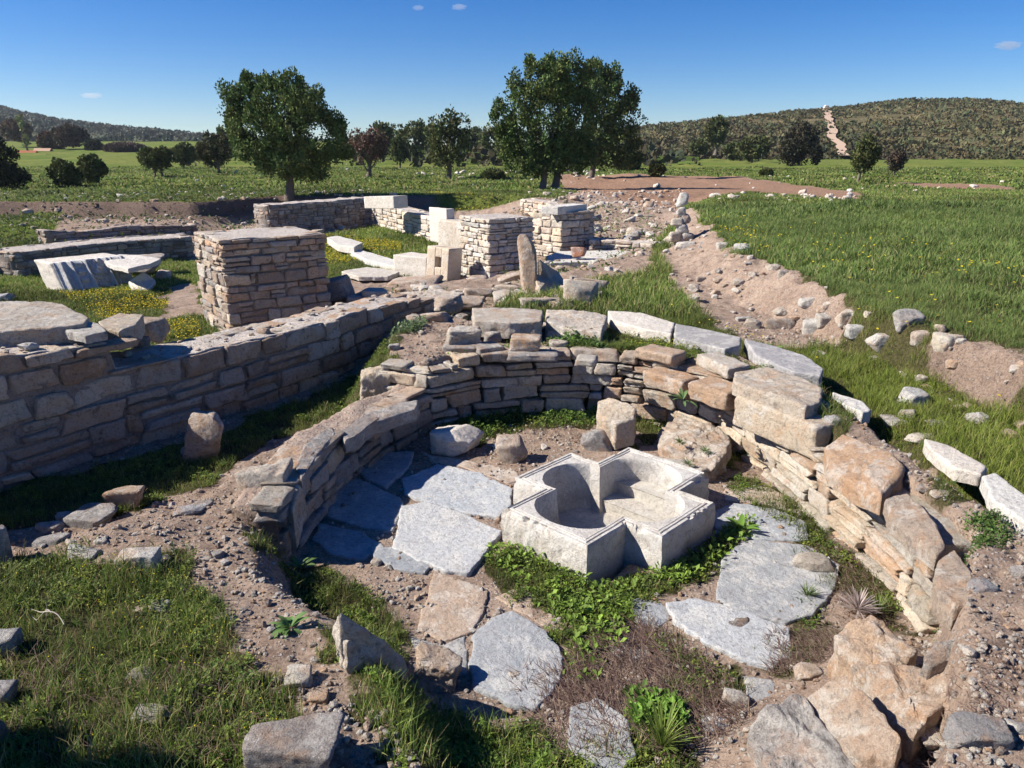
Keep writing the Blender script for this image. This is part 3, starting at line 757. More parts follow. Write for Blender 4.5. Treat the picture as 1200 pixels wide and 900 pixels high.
# ------------------------------------------------------------------ paving slabs
PG = 'paving slabs of the apse floor'
PV = [
 ([(372,612),(425,622),(450,640),(425,655),(385,648),(366,632)],.025,'n','small shadowed slab at the near foot of the left arm'),
 ([(600,690),(640,700),(655,722),(640,736),(608,716),(580,700)],.015,'p','narrow sand-coloured slab edge showing between the weeds below the basin'),
 ([(740,700),(775,704),(786,724),(770,738),(742,728)],.02,'n','small grey slab showing between the weeds and the dry stalks'),
 ([(470,560),(512,543),(560,552),(601,572),(597,594),(585,606),(545,600),(500,588),(474,578)],.035,'m','broad pale slab, the one directly left of the basin with its far edge under the white boulder'),
 ([(470,592),(500,586),(548,602),(588,622),(576,640),(548,671),(520,668),(490,655),(462,640),(466,612)],.04,'m','pale slab with a rounded near edge, half in shadow, between the left arm and the basin'),
 ([(378,566),(420,560),(468,582),(474,590),(460,622),(430,618),(384,604)],.03,'n','bluish streaked slab in the shadow of the left arm'),
 ([(418,546),(440,530),(486,528),(480,545),(452,572),(426,560)],.035,'n','small slab in the upper left corner of the floor'),
 ([(500,532),(550,540),(600,548),(612,560),(596,566),(540,546),(505,542)],.02,'p','worn slab strip beneath the two boulders at the back of the floor'),
 ([(432,640),(462,640),(505,662),(500,672),(470,668),(436,652)],.03,'n','narrow broken slab at the near left of the half-shadowed slab'),
 ([(487,738),(500,700),(508,668),(545,680),(572,692),(568,715),(552,742),(520,752)],.025,'p','dusty slab partly covered by sand, left of the lowest broad slab'),
 ([(552,745),(575,722),(600,715),(640,738),(660,770),(655,800),(628,832),(590,820),(552,800)],.04,'n','smooth grey slab with a small stone on it, below the basin'),
 ([(480,745),(520,755),(546,745),(548,790),(520,790),(490,775)],.02,'n','shadowed slab fragment between the lumpy rock and the smooth grey slab'),
 ([(845,655),(870,632),(910,634),(950,640),(985,662),(975,695),(955,720),(920,728),(865,715),(840,700)],.035,'n','large square slab with fine white veins, right of the basin'),
 ([(836,598),(860,590),(905,595),(945,610),(948,632),(905,632),(862,628),(836,615)],.03,'n','slab at the right corner of the basin with its shadow on it'),
 ([(848,572),(900,570),(940,590),(940,602),(900,592),(850,586)],.02,'p','sandy slab edge close under the right wall'),
 ([(780,705),(815,700),(865,712),(925,735),(930,765),(905,782),(870,770),(825,750),(790,728)],.04,'m','rough pale slab carrying a small dark stone, below the square slab'),
 ([(718,728),(760,735),(768,760),(740,775),(712,765)],.02,'n','small slab littered with dry stalks below the basin corner'),
 ([(668,825),(700,812),(738,842),(745,885),(728,900),(690,896),(662,870)],.05,'n','broken white-veined slab by the lower edge of the photo'),
 ([(820,835),(850,840),(870,870),(890,890),(860,895),(825,870)],.03,'n','dark narrow slab half buried left of the fallen blocks'),
 ([(872,790),(905,795),(915,815),(880,822)],.03,'n','small bluish slab chip above the fallen blocks'),
]
for p, z, t, l in PV: slab(p, z-.012, .07, t, l, rough=.006, group=PG, wob=.018, edge=.008)

# ------------------------------------------------------------------ loose stones, seen one by one
S = stone
S(530,537,54,42,'y','white boulder with a broken flat top standing on the floor left of the basin','boulder',mat=M_white,planes=7,sub=5,sd=8,embed=.05,ratio=.75)
S(600,544,38,32,'p','small tan wedge-shaped stone between the white boulder and the basin',planes=7,sub=4,sd=12,ratio=.7)
slab([(700,468),(712,464),(738,471),(747,478),(744,490),(722,495),(700,484)],[.33,.36,.36,.33,.28,.26,.28],.24,'c','cream block with a flat sloping top leaning behind the basin','stone_block','stone',M_stone,.012,edge=.02)
S(697,530,34,30,'g','grey stone wedged beneath the leaning cream block',planes=6)
slab([(772,500),(790,486),(835,492),(856,510),(852,528),(838,548),(818,556),(806,540),(776,522)],[.13,.17,.19,.19,.17,.12,.09,.09,.11],.14,'p','worn masonry ledge of plaster and rubble curving behind the basin','masonry_ledge','ruin',M_stone,.03,edge=.02,strata=.03)
S(807,562,52,26,'w','smooth pale stone at the near end of the plaster ledge, touching the basin',planes=5,rough=.02)
S(951,676,46,26,'w','small white and orange stone lying on the square slab',planes=7,sub=4,sd=31,embed=.03)
S(862,742,24,18,'d','small dark stone lying on the rough pale slab',planes=6,embed=.03)
S(946,799,36,24,'p','rounded pinkish stone at the tip of the nearest fallen block')
S(858,832,28,26,'w','rounded pale stone among the dry stalks left of the fallen blocks',planes=5)
S(744,478+275,10,8,'y','tiny white stone on the slab littered with dry stalks',sub=3)
S(603,800,15,16,'w','small pale stone casting a shadow on the smooth grey slab',sub=3,embed=.03)
slab([(386,730),(396,714),(428,734),(476,768),(470,784),(440,776),(405,752)],[.44,.60,.50,.26,.16,.30,.46],.26,'y','pointed pale block with a dark shaded flank in the weeds, left of centre','stone_block','stone',M_stone,.02,edge=.012)
S(512,812,56,52,'p','lumpy mortared rock between the weeds and the smooth grey slab',rough=.12,planes=4,sub=5)
S(342,925,100,82,'g','large bluish grey boulder cut off by the lower edge','boulder',planes=7,sub=5,sd=58,ratio=.7)
S(378,880,36,30,'b','grey stone right behind the large bluish boulder',planes=6)
S(352,810,30,26,'y','white angular stone in the dirt above the large bluish boulder',planes=7)
S(372,826,30,20,'p','flat pinkish stone beside the white angular one')
S(403,850,14,12,'y','little white chip in the dark earth at the bottom',sub=3)
S(166,671,46,32,'y','white streaked stone in the grass, largest of those at the left',planes=6,sub=5,ratio=.7)
S(184,854,42,26,'g','pale lichened stone deep in the shaded grass at the lower left')
S(166,798,28,18,'g','grey stone sunk in the shaded grass above the pale lichened one')
S(10,772,36,34,'g','round grey stone at the left edge with grass around it',planes=5)
S(2,830,36,36,'g','grey stone at the left edge, lower of the two round ones',planes=5)
S(-6,880,34,40,'d','dark stone in the lower left corner')
S(2,662,30,54,'g','tall stone at the left edge beside the shaded trench')
S(151,598,33,32,'p','orange-pink rounded stone perched on the mound edge beside the trench',planes=5,sub=4,ratio=.8,embed=.05)
S(108,620,50,26,'g','long grey stone on the mound edge',planes=5)
S(62,624,28,18,'b','flat bluish stone near the left end of the mound edge')
S(82,612,24,16,'g','small flat stone behind the bluish one on the mound edge')
S(60,640,34,14,'g','thin flat stone in front of the bluish one on the mound edge')
S(100,657,32,20,'y','white stone below the long grey stone of the mound edge',planes=6)
S(120,640,16,12,'w','tiny pale stone below the long grey stone',sub=3)
S(188,720,26,14,'y','small white stone in the dark grass, right of a pair',sub=3)
S(165,720,18,12,'p','small pinkish stone in the dark grass, left of a pair',sub=3)
S(240,660,26,16,'p','flat pink stone in the dirt below the arm end')
S(262,728,20,14,'p','rounded tan stone in the middle of the bare dirt',sub=3)
S(288,723,16,9,'g','thin grey sliver in the middle of the bare dirt',sub=3)
S(225,607,30,18,'b','bluish flat stone on the dirt below the trench grass')
S(237,598,24,14,'g','grey stone on the dirt, nearest the trench end')
S(243,537,38,60,'p','upright pointed stone leaning against the foot of the long shaded wall','standing_stone',z=0.02,ratio=.55,planes=8,sub=5,tilt=(-6,8),sd=91)
S(222,536,18,16,'g','small stone left of the upright pointed stone',z=.02,sub=3)
S(443,472,44,48,'c','lumpy upright tan stone in the weeds left of the curved wall','standing_stone',z=.22,rough=.13,planes=5,sub=5,ratio=.6)
S(412,487,24,14,'w','small pale stone left of the lumpy upright stone',sub=3)
S(508,392,42,32,'p','pointed tan boulder behind the step of the curved wall',z=.45,planes=8,sd=77)
S(488,380,20,12,'p','small tan stone left of the pointed boulder',z=.45,sub=3)
S(536,390,28,20,'g','grey stone right of the pointed boulder',z=.45)
S(527,366,34,24,'p','lumpy brown stone above the pointed boulder',z=.45,rough=.12)
# rubble across the nave
S(393,366,44,32,'g','grey slab-like block leaning right beside the nearest pier',z=.1,planes=6,tilt=(0,-18))
S(412,378,20,16,'g','small shaded stone below the leaning grey block',z=.15,sub=3)
slab([(455,349),(462,341),(520,338),(545,345),(520,352),(475,366),(455,362)],[.42]*7,.2,'w','flat topped pale rock layer at the far end of the long wall','flat_rock','stone',M_stone,.025,edge=.02)
S(484,346,54,24,'p','round flattish stone with a hollow in its top, in the nave grass','hollow_stone',z=.12,rough=.03,planes=3,minh=.28,embed=.1)
S(560,352,36,14,'p','low tan rock in front of the middle pier',z=.28)
S(545,365,46,16,'p','low tan rock, further left in front of the middle pier',z=.34)
S(592,357,34,14,'w','pale flat stone at the foot of the stacked stones',z=.3)
S(600,350,34,9,'p','lowest flat stone stacked beside the upright post',z=.30,ratio=.7,sub=3,minh=.2,embed=.02)
S(596,342,36,9,'w','middle flat stone stacked beside the upright post',z=.38,ratio=.7,sub=3,minh=.2,embed=.02)
S(600,334,40,12,'p','top tilted stone stacked beside the upright post',z=.46,ratio=.7,sub=3,minh=.2,tilt=(0,-14),embed=.02)
S(632,372,48,26,'p','brown lump of masonry at the foot of the upright post',z=.34,rough=.09,planes=6)
S(655,374,40,24,'p','second brown masonry lump, right of the post foot',z=.34,rough=.09,planes=6)
S(680,372,44,50,'c','tall tan boulder at the right of the rubble beside the long grass','boulder',z=.3,planes=7,sd=66)
S(690,348,36,26,'p','tan boulder just behind the tall one by the long grass',z=.42)
S(668,345,30,14,'p','flat stone between the triangular block and the boulders',z=.45,sub=3)
S(560,335,30,12,'p','small rock at the corner of the middle pier',z=.2,sub=3)
S(440,352,30,14,'w','pale stone at the left of the flat topped rock layer',z=.35,sub=3)
S(418,358,24,14,'g','grey stone right of the leaning grey block',z=.3,sub=3)
# standing post: a tapered weathered shaft leaning left
pp = W(619,353,.34); bg = Bag()
vv, ff = boulder((.29,.27,.90), 4242, 5, 6, rough=.06, sharp=9)
vv[:,0] += np.sin(vv[:,2]*4.2)*.03; vv = vv*np.array([1,1,1])*(1-.12*(vv[:,2:3]/.5)); vv = rotv(vv, 0, radians(-13), 0); vv[:,2] -= vv[:,2].min()+.04
put('standing_post', vv, ff, M_stone, 'p', 'upright weathered reddish stone post leaning left in the middle of the rubble', 'post', (pp[0],pp[1]+.12,pp[2]), seed=3)
slab([(622,318),(632,302),(655,318),(668,338),(655,346),(632,340)],[.72,.92,.66,.45,.40,.55],.28,'c','triangular tan block tilted against the rubble, right of the post','tilted_block','stone',M_stone,.014,edge=.02)
S(678,302,18,14,'r','small rusty red stone sitting on the white lintel slab',z=.42,planes=5,sub=4,embed=.03)
slab([(640,300),(655,294),(722,293),(768,298),(760,304),(700,306),(645,308)],.38,.12,'y','long white slab lying before the farthest pier','white_slab','slab',M_white,.006)


# worked blocks
def worked(p1, p2, z0, h, depth, label, name='marble_block', seed=0, lean=0, tilt=0, rr=.012, mat=None, tint='y', rough=.006, jit=.03):
    return block(p1, p2, z0, h, depth, tint, label, name, None, mat or M_white, 'block', rr, rough, 18, jit, tilt, lean)
worked((634,251),(654,252),1.12,.16,.35,'white stone block on top of the farthest pier, left one','white_block')
worked((656,250),(688,246),1.12,.13,.4,'flat white stone block on top of the farthest pier, right one','white_block')
worked((427,243),(462,246),.80,.34,.5,'white squared block on the corner of the two back walls',tilt=-3)
worked((504,283),(524,287),.30,.80,.22,'tall white upright slab standing in the sunlit wall','upright_slab')
worked((514,297),(548,303),.1,.78,.4,'pale upright block next to the tall upright slab','upright_slab',tint='w',mat=M_far)
worked((462,323),(500,328),.0,.42,.5,'plain white block lying next to the pierced block',jit=.08)
slab([(383,278),(395,276),(425,284),(415,290),(395,286)],.25,.16,'y','white slab fragment in the yellow flowers below the back corner','white_slab','slab',M_white,.01)
slab([(408,293),(420,292),(470,306),(462,312),(430,304)],.14,.12,'y','long white kerb piece in the nave grass leading to the plain white block','white_slab','slab',M_white,.008)
slab([(400,318),(430,312),(468,318),(455,324),(420,324)],.12,.08,'w','flat pale slab sunk in the nave flowers','white_slab','slab',M_white,.01)
S(395,290,20,8,'w','small pale stone left of the long white kerb piece',sub=3); S(372,275,16,7,'p','small stone by the foot of the shaded back wall',sub=3)
# pierced block: a square socket cut into its front face
def pierced():
    A = W(499,329,0); B = W(524,332,0); e = (B-A)[:2]; w = np.linalg.norm(e); an = atan2(e[1], e[0]); h, dp = .66, .42
    bg = Bag(); hw, x0, x1, z0, z1, dd = w/2, -.06, .09, .28, .47, .12
    def boxm(a, b):
        a = np.array(a); b = np.array(b); v, f = rounded_box((b-a)/2, 8, 3, rr=.008, jit=.0, rough=.004, freq=8); bg.add(v+(a+b)/2, f, TINT['y'])
    boxm((-hw,0,-.1),(x0,dp,h)); boxm((x1,0,-.1),(hw,dp,h)); boxm((x0-.003,.002,-.1),(x1+.003,dp,z0)); boxm((x0-.003,.002,z1),(x1+.003,dp,h-.002)); boxm((x0-.003,dd,z0-.003),(x1+.003,dp-.003,z1+.003))
    bg.v = [rotz(rotv(v-np.array([0,0,0]), radians(-4), radians(3), 0), an) for v in bg.v]
    bg.c = [np.tile(TINT['c'], (len(v), 1)) for v in bg.v]
    tag(link('pierced_block', bg.me('pierced_block', M_white), loc=tuple((A+B)/2)), 'upright cream block with a square socket hole, beside the middle pier', 'block')
pierced()
# carved relief block lying in the grass at the left
def carved():
    A = W(78,343,0); B = W(158,332,0); e = (B-A)[:2]; w = np.linalg.norm(e); an = atan2(e[1], e[0]); h = .52
    root = empty('carved_block', tuple((A+B)/2)); tag(root, 'carved marble block with a fluted relief face lying in the grass at the left', 'carved block'); root.rotation_euler = (0,0,an)
    v, f = rounded_box((w/2+.04, .36, h/2), 16, 77, rr=.02, jit=.03, rough=.01); v[:,2] += h/2-.03; v[:,1] += .40; v[:,1] += (v[:,2])*.7
    put('body', v, f, M_marble, 'y', None, None, (0,0,0), parent=root)
    n = 140; xs_ = np.linspace(-w/2, w/2, n); zs_ = np.linspace(.0, h-.03, 50); XX, ZZ = np.meshgrid(xs_, zs_)
    u = (XX+w/2)/w; prof = np.zeros_like(u)
    for c, wd, am in ((.08,.03,.05),(.22,.03,.05),(.42,.035,.055),(.72,.035,.055),(.80,.022,.04),(.95,.03,.05)): prof += 2.0*am*np.exp(-((u-c)/wd)**2)
    orn = (np.sin(ZZ*46)*.5+.5)*.06
    for a_, b_2 in ((.26,.38),(.83,.92)): prof += np.where((u > a_) & (u < b_2), orn, 0)
    ros = fbm(np.stack([XX.ravel()*16, ZZ.ravel()*16, ZZ.ravel()*0], 1), 3, 5).reshape(u.shape); prof += np.where((u > .46) & (u < .67), np.abs(ros)*.16, 0)
    prof += fbm(np.stack([XX.ravel()*9, ZZ.ravel()*9, ZZ.ravel()*0+4], 1), 4, 6).reshape(u.shape)*.014
    Yf = -prof+.0+ZZ*.7+.012; V = np.stack([XX, Yf, ZZ], -1).reshape(-1, 3); V2 = np.stack([XX, np.full_like(XX, .12)+ZZ*.7, ZZ], -1).reshape(-1, 3)
    m = n*50; idx = np.arange(m).reshape(50, n); q = np.stack([idx[:-1,:-1], idx[:-1,1:], idx[1:,1:], idx[1:,:-1]], -1).reshape(-1, 4)
    rim = np.concatenate([idx[0], idx[1:,-1], idx[-1,-2::-1], idx[-2:0:-1,0]]); rn = np.roll(rim, -1)
    q2 = np.stack([rim, rim+m, rn+m, rn], 1); 
    me = mesh('relief_face', np.vstack([V, V2]), [np.vstack([q, q[:, ::-1]+m, q2]).astype(np.int32)], M_marble, np.full((2*m, 3), .52)); link('relief_face', me, root)
    # flat slab lying on it
    v, f = rounded_box((w*.36, .42, .07), 12, 79, rr=.02, jit=.1, rough=.012)
    return root
carved()
slab([(120,304),(140,298),(165,299),(188,303),(172,310),(150,315),(132,310)],.45,.08,'y','pale slab resting across the back of the carved marble block','resting_slab','slab',M_marble,.01)
slab([(150,330),(168,318),(182,328),(175,338),(156,338)],[.1,.3,.12,.05,.04],.14,'y','triangular pale stone propped beside the carved marble block','triangular_stone','stone',M_marble,.012)
S(166,318,50,14,'g','dark rough stone under the resting slab',z=.1)
S(193,327,20,12,'w','small pale stone right of the carved block in the weeds',sub=3)
S(6,354,22,13,'b','bluish stone at the left edge before the far walls',sub=4)
# slabs on the near end of the long wall
slab([(-30,352),(30,352),(72,355),(104,372),(100,380),(60,384),(0,388),(-40,392)],1.08,.14,'w','large pale slab on the far side of the near end of the long shaded wall','capping_slab','slab',M_stone,.02,edge=.015)
slab([(62,376),(90,372),(115,378),(125,388),(100,392),(72,386)],1.05,.07,'y','thin white slab lying at the near end of the long wall top','capping_slab','slab',M_stone,.012)
slab([(115,374),(140,366),(168,366),(160,380),(140,388),(120,386)],.98,.16,'c','cream flat stone at the drop in the long wall top','capping_slab','slab',M_stone,.012)
S(182,402,34,34,'p','reddish lump of masonry in the drop of the long wall top',z=.66,rough=.09)
S(160,408,26,16,'d','dark stone below the cream flat stone in the wall drop',z=.68)
# ------------------------------------------------------------------ right foreground blocks
slab([(980,742),(1000,725),(1020,722),(1035,728),(1076,760),(1060,778),(1020,800),(990,770)],[.34,.38,.40,.40,.38,.36,.30,.30],.24,'o','fallen orange-brown block with a domed top, touching the foot of the right wall','fallen_block','stone',M_stone,.018,edge=.014,strata=.035,wob=.028)
slab([(1014,782),(1060,772),(1110,778),(1122,798),(1090,830),(1072,858),(1050,848),(1030,815)],[.38,.44,.48,.48,.42,.36,.34,.34],.26,'p','fallen flat brown block behind the largest one, with streaks across it','fallen_block','stone',M_stone,.016,edge=.012,strata=.035,wob=.028)
slab([(945,808),(965,795),(990,790),(1032,820),(1062,870),(1050,892),(1010,890),(960,845)],[.34,.40,.44,.44,.40,.36,.30,.28],.3,'p','largest fallen block, a ribbed brownish grey slab at the lower right','fallen_block','stone',M_stone,.018,edge=.012,strata=.04,wob=.028)
slab([(885,860),(888,835),(910,820),(940,812),(960,850),(1005,900),(990,960),(920,950)],[.22,.28,.32,.30,.28,.26,.2,.18],.26,'g','fallen grey block lying lowest, left of the ribbed slab','fallen_block','stone',M_stone,.018,edge=.012,strata=.04,wob=.028)
slab([(1078,770),(1090,748),(1115,740),(1165,745),(1190,765),(1170,778),(1120,772),(1085,785)],[.50,.55,.58,.60,.58,.54,.5,.46],.2,'g','grey and white layered block behind the fallen blocks at the right','fallen_block','stone',M_stone,.016,edge=.012,strata=.035,wob=.028)
slab([(1163,815),(1180,800),(1215,802),(1240,850),(1200,850),(1170,835)],[.52,.56,.56,.54,.5,.48],.16,'o','orange block cut off by the right edge near the lower corner','fallen_block','stone',M_stone,.014,edge=.03)
slab([(1150,760),(1200,750),(1230,775),(1190,795),(1160,785)],[.56,.58,.58,.56,.54],.16,'g','grey flat block just above the orange one at the right edge','fallen_block','stone',M_stone,.014,edge=.03)
S(1140,880,70,40,'g','rough grey stone at the bottom near the lower right corner',rough=.09)
S(1095,890,46,30,'w','pale crumbly stone beside the ribbed slab at the bottom',rough=.1)
for (u, v, w, h, t, l) in [(1127,668,30,14,'b','dark blue-grey flat stone in the wall top gravel, upper'),(1148,695,32,16,'b','dark blue-grey oval stone in the wall top gravel, lower'),(1182,738,18,12,'o','little orange stone at the right edge of the gravel'),
    (1175,602,26,14,'g','grey flat stone beside the weed patch on the wall top'),(1100,585,20,10,'w','pale chip on the gravelly wall top'),(1080,592,18,10,'g','grey chip near the inner edge of the wall top'),(1105,720,24,14,'p','pinkish stone at the inner lip of the wall top'),
    (1195,680,24,20,'g','grey stone on the gravel at the right edge'),(1068,475,38,24,'y','white squarish block on the grass edge at the right'),(1078,520,26,14,'y','white stone at the corner of the gravelly wall top'),(1062,492,20,14,'w','small pale stone below the white squarish block'),
    (1048,500,24,14,'g','grey stone left of the white stone at the gravel corner'),(1095,500,24,12,'g','flat grey stone right of the white squarish block'),(963,480,22,12,'g','small grey stone behind the humped orange boulder'),(975,500,20,14,'b','blue-grey stone next to the humped orange boulder'),
    (770,425,20,10,'w','pale chip in the weeds behind the orange topped stones'),(655,412,24,18,'w','lichened round stone in the weeds behind the back wall'),(577,402,24,20,'g','grey stone on the back wall left of the orange cube'),(650,398,26,16,'g','grey stone under the weeds right of the orange cube'),
    (700,388,16,10,'w','small stone at the broken coping front')]:
    S(u, v, w, h, t, l, sub=3 if w < 22 else 4, minh=.35, planes=7, embed=.3)
# stones on the scarp and along its foot
SC = [(800,291,20,11,'y','pale flat stone at the top of the dirt slope under the cairn'),(869,294,22,9,'y','flat white stone just under the turf edge high on the slope'),(846,292,14,9,'w','small stone left of the flat white one under the turf edge'),
 (905,316,16,10,'w','pale stone in the turf edge midway up the slope'),(917,325,13,9,'w','small pale stone below the midway one'),(946,363,21,15,'y','white angular stone at the lower middle of the slope'),(968,362,10,8,'w','tiny stone right of the white angular one'),
 (912,386,34,22,'p','large brown rounded stone half buried in the slope foot'),(951,392,24,20,'y','white stone, left of two lying side by side at the slope foot'),(967,386,22,16,'w','pale stone, right of two lying side by side at the slope foot'),(992,380,27,18,'w','pale angular stone at the turf edge above the pair'),
 (1004,399,28,16,'y','flat white stone half in the grass right of the pair'),(1031,414,30,18,'y','white pointed stone in the grass below the slope'),(1062,384,30,24,'g','grey upright stone in the turf edge'),(1077,404,20,20,'p','pinkish stone under the grey upright one'),
 (1107,419,36,28,'c','large cream angular stone in the dirt at the right'),(1118,438,22,14,'p','flat pink stone below the large cream one'),(1192,434,18,10,'y','white stone at the right edge in the turf'),(1197,505,20,18,'p','pinkish stone at the right edge in the dark dirt'),
 (1175,486,16,12,'p','small pinkish stone left of the one at the right edge'),(870,377,16,10,'g','greyish stone in the grass below the slope'),(838,345,12,8,'p','small stone low on the dirt slope'),(822,330,14,8,'p','small stone on the left part of the dirt slope'),
 (1125,404,12,8,'w','tiny pale stone right of the large cream one'),(1018,372,12,8,'w','tiny pale stone at the turf edge')]
for (u, v, w, h, t, l) in SC: S(u, v, w, h, t, l, sub=4, minh=.45, planes=9, ratio=.8, embed=.38)
# cairn at the tip of the mound
cb = hit(799,286)
for k, (du, dv, w, h, t) in enumerate([(-8,0,16,13,'w'),(6,2,18,13,'g'),(0,-10,15,12,'y'),(-6,-18,14,11,'w'),(4,-22,13,12,'g'),(-1,-30,12,12,'y'),(1,-40,13,17,'y')]):
    S(799+du, 284+dv, w, h, t, ['left bottom stone of the small cairn at the tip of the grassy mound','right bottom stone of the small cairn at the tip of the grassy mound','middle stone of the small cairn just above its two bottom stones','left upper stone of the small cairn','right upper stone of the small cairn','stone under the topmost one of the small cairn','topmost pointed white stone of the small cairn'][k],
      'cairn_stone', z=float(WD(799+du, 284+dv, cb[1])[2])-.02, planes=6, sub=3, minh=.6, embed=.02, group='stones of the small cairn')

# ------------------------------------------------------------------ the quatrefoil basin
def basin():
    ztop, zbot, depth = .235, -.12, .34
    pts = {k: W(u, v, ztop)[:2] for k, (u, v) in dict(FL=(598,605),FR=(711,652),RF=(786,635),RR=(833,589),BR=(815,548),BL=(722,516),LB=(664,524),LL=(605,562)).items()}
    c = sum(pts.values())/8
    ea = (pts['FR']-pts['FL'])+(pts['BR']-pts['BL']); an = atan2(ea[1], ea[0])
    R = np.array([[cos(-an), -sin(-an)], [sin(-an), cos(-an)]]); q = {k: R@(p-c) for k, p in pts.items()}
    SC = .965
    La = SC*(abs(q['RF'][0])+abs(q['RR'][0])+abs(q['LB'][0])+abs(q['LL'][0]))/4; Lb = SC*(abs(q['FL'][1])+abs(q['FR'][1])+abs(q['BR'][1])+abs(q['BL'][1]))/4
    wa = SC*(abs(q['FL'][0])+abs(q['FR'][0])+abs(q['BR'][0])+abs(q['BL'][0]))/4; wb = SC*(abs(q['RF'][1])+abs(q['RR'][1])+abs(q['LB'][1])+abs(q['LL'][1]))/4
    print('basin', La, Lb, wa, wb, degrees_(an), c)
    N_ = 1440
    def plus(phi, t):
        A, B, a, b = La-t, Lb-t, wa-t, wb-t
        cx, sy = np.abs(np.cos(phi))+1e-9, np.abs(np.sin(phi))+1e-9
        r1 = np.minimum(A/cx, b/sy); r2 = np.minimum(a/cx, B/sy); return np.maximum(r1, r2)
    ang = np.linspace(0, 2*pi, N_, endpoint=False)
    cs = []
    for t in (0, .03):
        for A, B in ((La-t, wb-t), (wa-t, Lb-t), (wa-t, wb-t)):
            g = atan2(B, A); cs += [g, pi-g, pi+g, 2*pi-g]
    for g in cs: ang[np.argmin(np.abs(ang-g))] = g
    ang = np.sort(ang)
    cx_, cy_ = wa-.045, wb-.045
    def lob(E, a_, o_):
        d = (E*E-a_*a_-o_*o_)/(2*(E-o_)); rr = E-d
        return d, rr
    dy, ry_ = lob(Lb-.085, cx_, cy_); dx, rx_ = lob(La-.085, cy_, cx_); r = ry_
    print('lobes', dy, ry_, dx, rx_)
    def quat(t):
        best = np.zeros(N_)
        for ax, d, rr in ((0, dx, rx_), (pi, dx, rx_), (pi/2, dy, ry_), (-pi/2, dy, ry_)):
            a = ang-ax; k = (rr-t)**2-d*d*np.sin(a)**2; v = d*np.cos(a)+np.sqrt(np.maximum(k, 0)); best = np.where((k > 0), np.maximum(best, v), best)
        return best
    rings = []
    def ring(rad, z): rings.append(np.stack([rad*np.cos(ang), rad*np.sin(ang), np.full(N_, z)+0*rad], 1))
    for z in np.linspace(zbot, ztop-.05, 12): ring(plus(ang, 0)+.0, z)
    ring(plus(ang, .0), ztop-.028); ring(plus(ang, .002), ztop-.008); ring(plus(ang, .009), ztop)
    ring(plus(ang, .026), ztop); ring(plus(ang, .030), ztop-.008); ring(plus(ang, .037), ztop-.008); ring(plus(ang, .041), ztop-.001)
    ring(plus(ang, .052), ztop-.001); ring(plus(ang, .055), ztop-.007); ring(plus(ang, .060), ztop-.007); ring(plus(ang, .064), ztop-.003)
    qi = quat(0); po = plus(ang, .066); qi = np.minimum(qi, po-.006)
    for k in (.5, .97): ring(po*(1-k)+qi*k, ztop-.003)
    ring(qi-.004, ztop-.010)
    for t in np.linspace(.08, 1, 12): ring(qi-.008-.05*t**2.2, ztop-.01-(depth-.01)*t)
    for k in (.8, .5, .2): ring((qi-.06)*k, ztop-depth-.006)
    A_ = np.array(rings); m = len(A_); V = A_.reshape(-1, 3)
    # weathering
    low = np.clip((ztop-.01-V[:,2])/.1, 0, 1)
    out = np.repeat(np.arange(m) < 15, N_)
    n1 = fbm(V*7+3, 5, 51); n2 = fbm(V*26, 4, 52); dirr = V.copy(); dirr[:,2] = 0; dirr /= np.maximum(np.linalg.norm(dirr, axis=1)[:, None], 1e-6)
    amp = np.where(out, .018*low+.003, .004)
    V = V-dirr*(amp*(n1+.5*n2)+np.where(out, .012*low*np.maximum(n1, 0), 0))[:, None]
    V[:,2] += n1*.004
    chip = np.maximum(fbm(V*9+9, 3, 55)-.28, 0)*np.exp(-((V[:,2]-ztop)/.03)**2)*out; V = V-dirr*(chip*.14)[:, None]; V[:,2] -= chip*.10
    idx = np.arange(m*N_).reshape(m, N_); nx_ = np.roll(idx, -1, 1)
    qd = np.stack([idx[:-1], nx_[:-1], nx_[1:], idx[1:]], -1).reshape(-1, 4)
    V = np.vstack([V, [0,0,ztop-depth-.006]]); ci = len(V)-1
    tri = np.stack([np.full(N_, ci), idx[-1], nx_[-1]], 1)
    root = empty('marble_basin', (c[0], c[1], 0)); root.rotation_euler = (0,0,an)
    tag(root, 'white marble cross-shaped basin with a four-lobed hollow standing on the apse floor', 'basin')
    rr = np.linalg.norm(V[:,:2], axis=1)
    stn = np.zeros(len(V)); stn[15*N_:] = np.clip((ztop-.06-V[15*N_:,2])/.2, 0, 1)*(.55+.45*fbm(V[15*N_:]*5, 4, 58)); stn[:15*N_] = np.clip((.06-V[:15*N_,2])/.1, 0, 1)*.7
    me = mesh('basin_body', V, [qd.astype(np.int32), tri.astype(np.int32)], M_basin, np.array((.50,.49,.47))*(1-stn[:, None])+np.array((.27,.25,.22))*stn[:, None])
    try:
        me.set_sharp_from_angle(angle=radians(38))
    except Exception as e: print(e)
    link('basin_body', me, root)
    # straight steps inside the far and near lobes
    for sg, lev in ((1, .17), (1, .255), (-1, .255)):
        y0 = Lb*(.36 if lev > .2 else .62)
        a = np.linspace(0, 2*pi, 200, endpoint=False); rr_ = ry_-.014
        P = np.stack([rr_*np.cos(a), dy+rr_*np.sin(a)], 1); P[:,1] = np.maximum(P[:,1], y0); 
        half = sqrt(max(rr_**2-(min(y0-dy, 0))**2, .01)); 
        P = P*np.array([1, sg]); zt = ztop-lev; zb = ztop-depth-.03
        if sg < 0: P = P[::-1]
        n = len(P); V = np.vstack([np.c_[P*.985, np.full(n, zt)], np.c_[P, np.full(n, zt-.008)], np.c_[P, np.full(n, zb)]])
        V[:,2] += noise(V*9, 3)*.003; top = np.append(P.mean(0), zt)[None]; V = np.vstack([V, top]); i = np.arange(n); j = (i+1) % n
